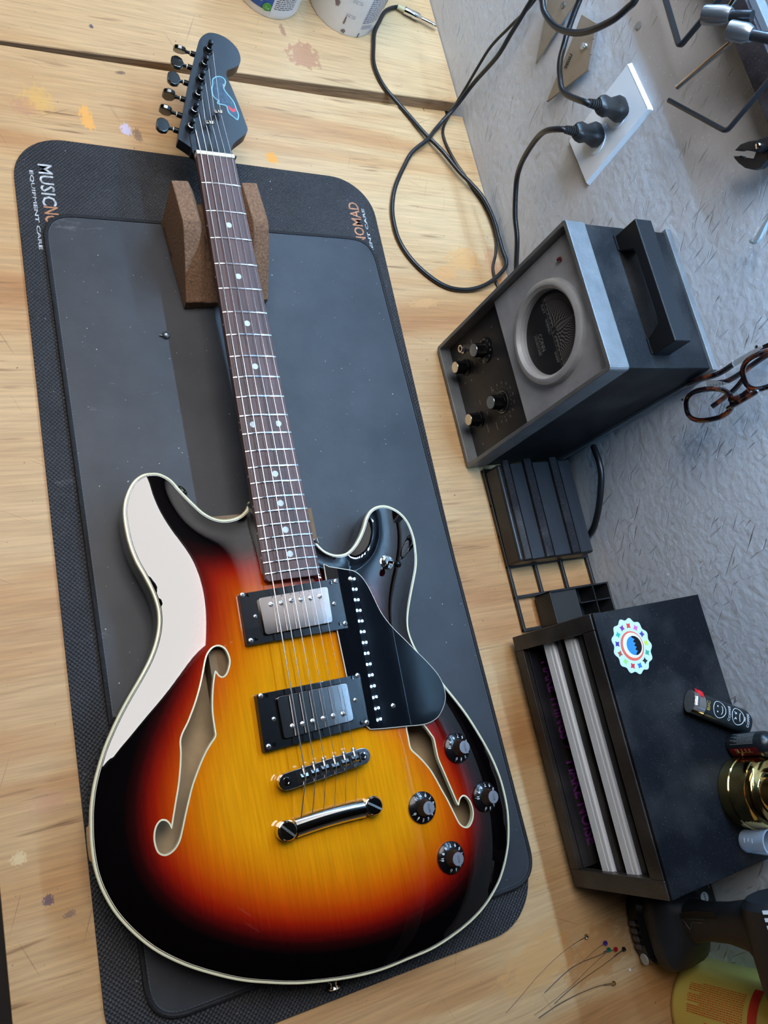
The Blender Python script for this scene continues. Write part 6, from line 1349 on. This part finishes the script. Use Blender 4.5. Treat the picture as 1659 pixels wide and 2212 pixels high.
for i in range(4): MB().box(D(.8880+i*.0080, .3335, .0135), (.0045, .0012, .0085)).build('charge_lamp', mat('lamp_grey', (.08, .08, .085, 1), .3), dr_)
MB().lathe([(.0058, 0), (.0056, .0012), (.0001, .0013)], D(.9260, .3385, .0130), (0, -1, 0), 20).build('battery_badge', mat('badge_grey', srgb(168, 172, 172), .4), dr_)
DSd = lambda x, y, z: D(.868+x, .3305-z, .190+y)
text('makita', 'housing_lettering', M_white, (lambda x, y, z: D(.853+x, .362-.0316*math.cos((y)/.031)-z, .190+.0316*math.sin(y/.031)+z)), (.000, .010, .060, .026), dr_, bold=.03)
text('BRUSHLESS', 'housing_lettering', M_grey_print, (lambda x, y, z: D(.880+x, .362-.0316*math.cos(y/.031)-z, .190+.0316*math.sin(y/.031))), (.022, -.0265, .060, -.0225), dr_)

for z_ in range(6):
    MB().tube([D(.8775+.0012*z_, .3562, .0660+.004*(z_ == 0)), D(.8735+.0012*z_, .3552, .0900), D(.8705+.0012*z_, .3535, .1180)], .0005, 5).build('grip_line', M_drill_gl, dr_)
PN = [(.8838, .0660), (.8939, .0729), (.8860, .0800), (.8839, .1048), (.8887, .1066), (.8851, .1287), (.8806, .1299), (.8808, .0999), (.8838, .0660)]
MB().tube([D(x, .3578-.0008*(z-.07)*40*.5, z) for x, z in PN], .0006, 5).build('grip_outline', mat('worn_outline_grey', srgb(84, 86, 90), .4), dr_)
bx = thing('small_black_box', 'small black pedal-like box with round white mark behind the driver', 'box', (.8720, .4050, 0))
MB().span((-.0270, -.0120, 0), (.0290, .0215, .0500)).build('box_body', M_satin, bx, bevel=.0015)
ZF = lambda x, y, z: (x, y, .0501+z)
MB().prism(circ(.0055, .0080, .0060), 0, .0002, ZF).build('round_mark', mat('mark_grey', srgb(176, 180, 180), .4), bx)
text('PAIR', 'box_lettering', M_black, ZF, (.0040, .0048, .0120, .0075), bx, depth=.0004)
MB().prism([(.0150, .0130), (.0230, .0140), (.0220, .0190), (.0160, .0185)], 0, .0002, ZF).build('corner_mark', M_white, bx)
text('M', 'box_lettering', M_grey_print, ZF, (-.0020, .0150, .0010, .0175), bx)

M_tub = mat('yellow_tub_plastic', srgb(244, 228, 118), .28, alpha=.74, coat=.4)
tub = thing('yellow_tub', 'translucent yellow round tub with orange print in the bottom corner', 'tub', (1.0000, .4135-.0040, 0))
RT = .0500
M_wipe = mat('pale_contents', srgb(196, 176, 112), .9, var=.15, vscale=12.)
MB().lathe([(.0440, 0), (.0480, .003), (.0500, .010), (.0505, .150), (.0520, .152), (.0520, .156), (.0495, .156), (.0492, .010), (.0470, .004), (.0001, .004)], n=64).build('tub_wall', M_tub, tub)
MB().lathe([(.0001, .006), (.0460, .006), (.0475, .012), (.0475, .060), (.0001, .060)], n=40).build('tub_contents', M_wipe, tub)
M_or = mat('orange_print', srgb(206, 84, 30), .5)
cyt = lambda ph: (lambda x, y, z: ((RT+.0006+z)*math.sin(ph+x/RT), -(RT+.0006+z)*math.cos(ph+x/RT), y))
ph0 = -1.05
# print columns read along the tub's height: small rows
f_ = cyt(ph0)
lines_print('tub_print', M_or, (lambda x, y, z: f_(y, .1120-x, z)), [(.010+.0*i, .004+.0021*i, .084-(.016 if i % 5 == 0 else 0), .0017) for i in range(15)], tub, seed=9, h=.55)
lines_print('tub_print', M_or, (lambda x, y, z: f_(y, .1120-x, z)), [(.012, .040+.0020*i, .060+.004*(i % 3), .0016) for i in range(14)], tub, seed=11, h=.55)
q = MB()
for i in range(30):
    a0_, a1_ = -.004+i*.0032, -.004+(i+1)*.0032; q.add([f_(a0_, .1080, .0002), f_(a1_, .1080, .0002), f_(a1_, .1190, .0002), f_(a0_, .1190, .0002)], [(0, 1, 2, 3)])
q.build('red_band', mat('red_band_print', srgb(206, 58, 38), .5), tub)
text('20%', 'tub_lettering', M_white, (lambda x, y, z: f_(x+.030, y+.1100, z+.0005)), (0, 0, .018, .0075), tub, bold=.02)

# ------------------------------------------------------------ two tubs at the far end
def pail(name, cx2, cy2, r, r2, hgt, label):
    t = thing(name, label, 'tub', (cx2, cy2, 0))
    MB().lathe([(r-.004, .001), (r-.001, 0), (r, .0025), (r2, hgt-.004), (r2+.003, hgt-.002), (r2+.003, hgt), (.0001, hgt)], n=64).build('tub_body', M_hdpe, t)
    return t
p1 = pail('white_tub', -.3520, .1500, .0450, .0500, .125, 'white plastic tub with blue and green label, left of the two at the far end')
def con(r, r2, hgt, ph): 
    return lambda x, y, z: ((r+(r2-r)*y/hgt+.0004+z)*math.cos(ph-x/r), (r+(r2-r)*y/hgt+.0004+z)*math.sin(ph-x/r)*-1*-1, y)
# angle: the side facing the camera is towards +x; reading direction is towards +y
def con(r, r2, hgt, ph):
    return lambda x, y, z: ((r+(r2-r)*y/hgt+.0004+z)*math.cos(ph+x/r), (r+(r2-r)*y/hgt+.0004+z)*math.sin(ph+x/r), y)
def band(name, m, f, x0, y0, x1, y1, t, d=.0002, n_=16):
    q = MB()
    for i in range(n_):
        a, c = x0+(x1-x0)*i/n_, x0+(x1-x0)*(i+1)/n_; q.add([f(a, y0, d), f(c, y0, d), f(c, y1, d), f(a, y1, d)], [(0, 1, 2, 3)])
    return q.build(name, m, t)
f1 = con(.0450, .0500, .125, -.10)
M_lblue = mat('label_blue', srgb(44, 84, 158), .45); M_lgreen = mat('label_green', srgb(72, 152, 58), .45)
band('blue_label', M_lblue, f1, -.070, .0110, -.0020, .060, p1)
band('green_label', M_lgreen, f1, -.046, .0400, -.0020, .075, p1, .0004)
band('white_label', M_white, f1, -.0020, .0060, .040, .100, p1, .0002)
MB().lathe([(.0062, 0), (.0060, .0006), (.0001, .0006)], f1(-.0080, .0160, .0003), (1, -.15, -.05), 20).build('round_seal', M_lgreen, p1)
text('Eco\nFriendly', 'label_lettering', M_white, f1, (-.0115, .0135, -.0045, .0190), p1, depth=.0013)
for i_, (s_, x_, y_) in enumerate((('Dries Fast', -.040, .0300), ('Low Odor/Non-Flammable', -.042, .0255), ('Interior/Exterior', -.036, .0205))):
    text(s_, 'label_lettering', M_white, f1, (x_, y_, x_+.0012*len(s_), y_+.0026), p1, depth=.0005)
lines_print('fine_print', mat('dark_fine_print', srgb(50, 54, 66), .5), f1, [(.0010, .0165+.0030*i, .030, .0026) for i in range(16)], p1, depth=.0004, seed=5)
p2 = pail('white_tub', -.3550, .2645, .0500, .0520, .150, 'larger white tub with drips of stain and small blue print, beside the cable plug')
f2 = con(.0500, .0520, .150, 0)
M_blp = mat('blue_fine_print', srgb(58, 70, 116), .5)
lines_print('fine_print', M_blp, f2, [(.0100, .0250+.0031*i, .0430, .0026) for i in range(16)], p2, depth=.0003, seed=6)
lines_print('fine_print', M_blp, f2, [(.0110, .0150+.0017*i, .0290, .0014) for i in range(4)], p2, depth=.0003, seed=8)
text('8 FL. OZ', 'label_lettering', M_blp, f2, (-.0170, .0290, -.0040, .0315), p2, depth=.0003); text('12 FL. OZ', 'label_lettering', M_blp, f2, (-.0160, .0520, -.0020, .0545), p2, depth=.0003)
band('volume_line', M_blp, f2, -.0180, .0330, -.0040, .0334, p2, .0003); band('volume_line', M_blp, f2, -.0170, .0560, -.0030, .0564, p2, .0003)
q = MB(); q.add([f2(-.052, .075, .0003), f2(-.036, .046, .0003), f2(-.030, .050, .0003), f2(-.024, .075, .0003)], [(0, 1, 2, 3)]); q.build('blue_label', M_lblue, p2)
M_drip = mat('brown_drip', srgb(128, 108, 104), .5, var=.4, vscale=120.)
rnd = random.Random(3)
for (x_, y_, w_, h_) in ((-.034, .040, .0065, .010), (-.016, .022, .0022, .013), (-.0125, .006, .0050, .0060), (.012, .005, .0015, .0080), (.046, .050, .003, .022)):
    pl2 = []
    for k_ in range(14):
        a = 2*PI*k_/14; rr = rnd.uniform(.7, 1.15); pl2.append((x_+w_*rr*math.cos(a)*.6, y_+h_*rr*math.sin(a)*.5))
    MB().prism(ccw(pl2), .0001, .0005, f2).build('stain_drip', M_drip, p2)

# ------------------------------------------------------------ clipped string ends on the bench
specs = [('silver', (.60, .58, .54, 1), .00022, 1., 'clipped string end with a silver ball, longest and nearest the mat'),
         ('violet', srgb(74, 44, 150), .00018, .3, 'clipped string end with a violet ball'),
         ('green', srgb(10, 120, 92), .00048, .3, 'clipped string end with a green ball'),
         ('red', srgb(190, 24, 40), .00022, .3, 'clipped string end with a red ball'),
         ('black', srgb(44, 40, 40), .00040, .5, 'clipped string end with a black ball'),
         ('gold', (.60, .42, .15, 1), .00055, 1., 'clipped string end with a brass ball, nearest the photo\'s lower edge')]
for (nm, col_, r_, met, lb), P_ in zip(specs, SC):
    t = thing('string_end', lb, 'guitar string', (P_[0][0], P_[0][1], 0), (0, 0, 0), 'clipped string ends on the bench')
    L_ = lambda p, z: (p[0]-P_[0][0], p[1]-P_[0][1], z)
    pts_ = [L_(p, .0022 if i == 0 else (.0012 if i == 1 else .0009)) for i, p in enumerate(P_)]
    d2 = (Vector(P_[1])-Vector(P_[0])).normalized(); pts_[0] = L_((P_[0][0]+d2.x*.0018, P_[0][1]+d2.y*.0018), .0020)
    MB().tube(spline(pts_, 5), r_, 6).build('wire', M_steel, t)
    k_ = min(.30, 1); e_ = Vector(pts_[0]).lerp(Vector(pts_[1]), .55)
    MB().tube([Vector(pts_[0]), e_], r_*1.9, 6).build('twist', M_steel, t)
    MB().lathe([(.0011, -.0015), (.0020, -.0015), (.0024, -.0006), (.0017, 0), (.0024, .0006), (.0020, .0015), (.0011, .0015), (.0011, -.0015)], (0, 0, .0024), (d2.y, -d2.x, .35), 18, cap=False).build('ball_end', mat('ball_'+nm, col_, .2, met, coat=.5), t)
rnd = random.Random(12)
for (x_, y_, lb) in ((.9345, .3250, 'tiny white paint chip on the bench beside the brass ball end'),):
    o = MB().prism(ccw([(x_+.0016*math.cos(a)*rnd.uniform(.6, 1), y_+.0022*math.sin(a)*rnd.uniform(.6, 1)) for a in [i*.9 for i in range(7)]]), .0001, .0008, lambda x, y, z: (x, y, z)).build('paint_chip', M_white); tag(o, lb, 'chip')
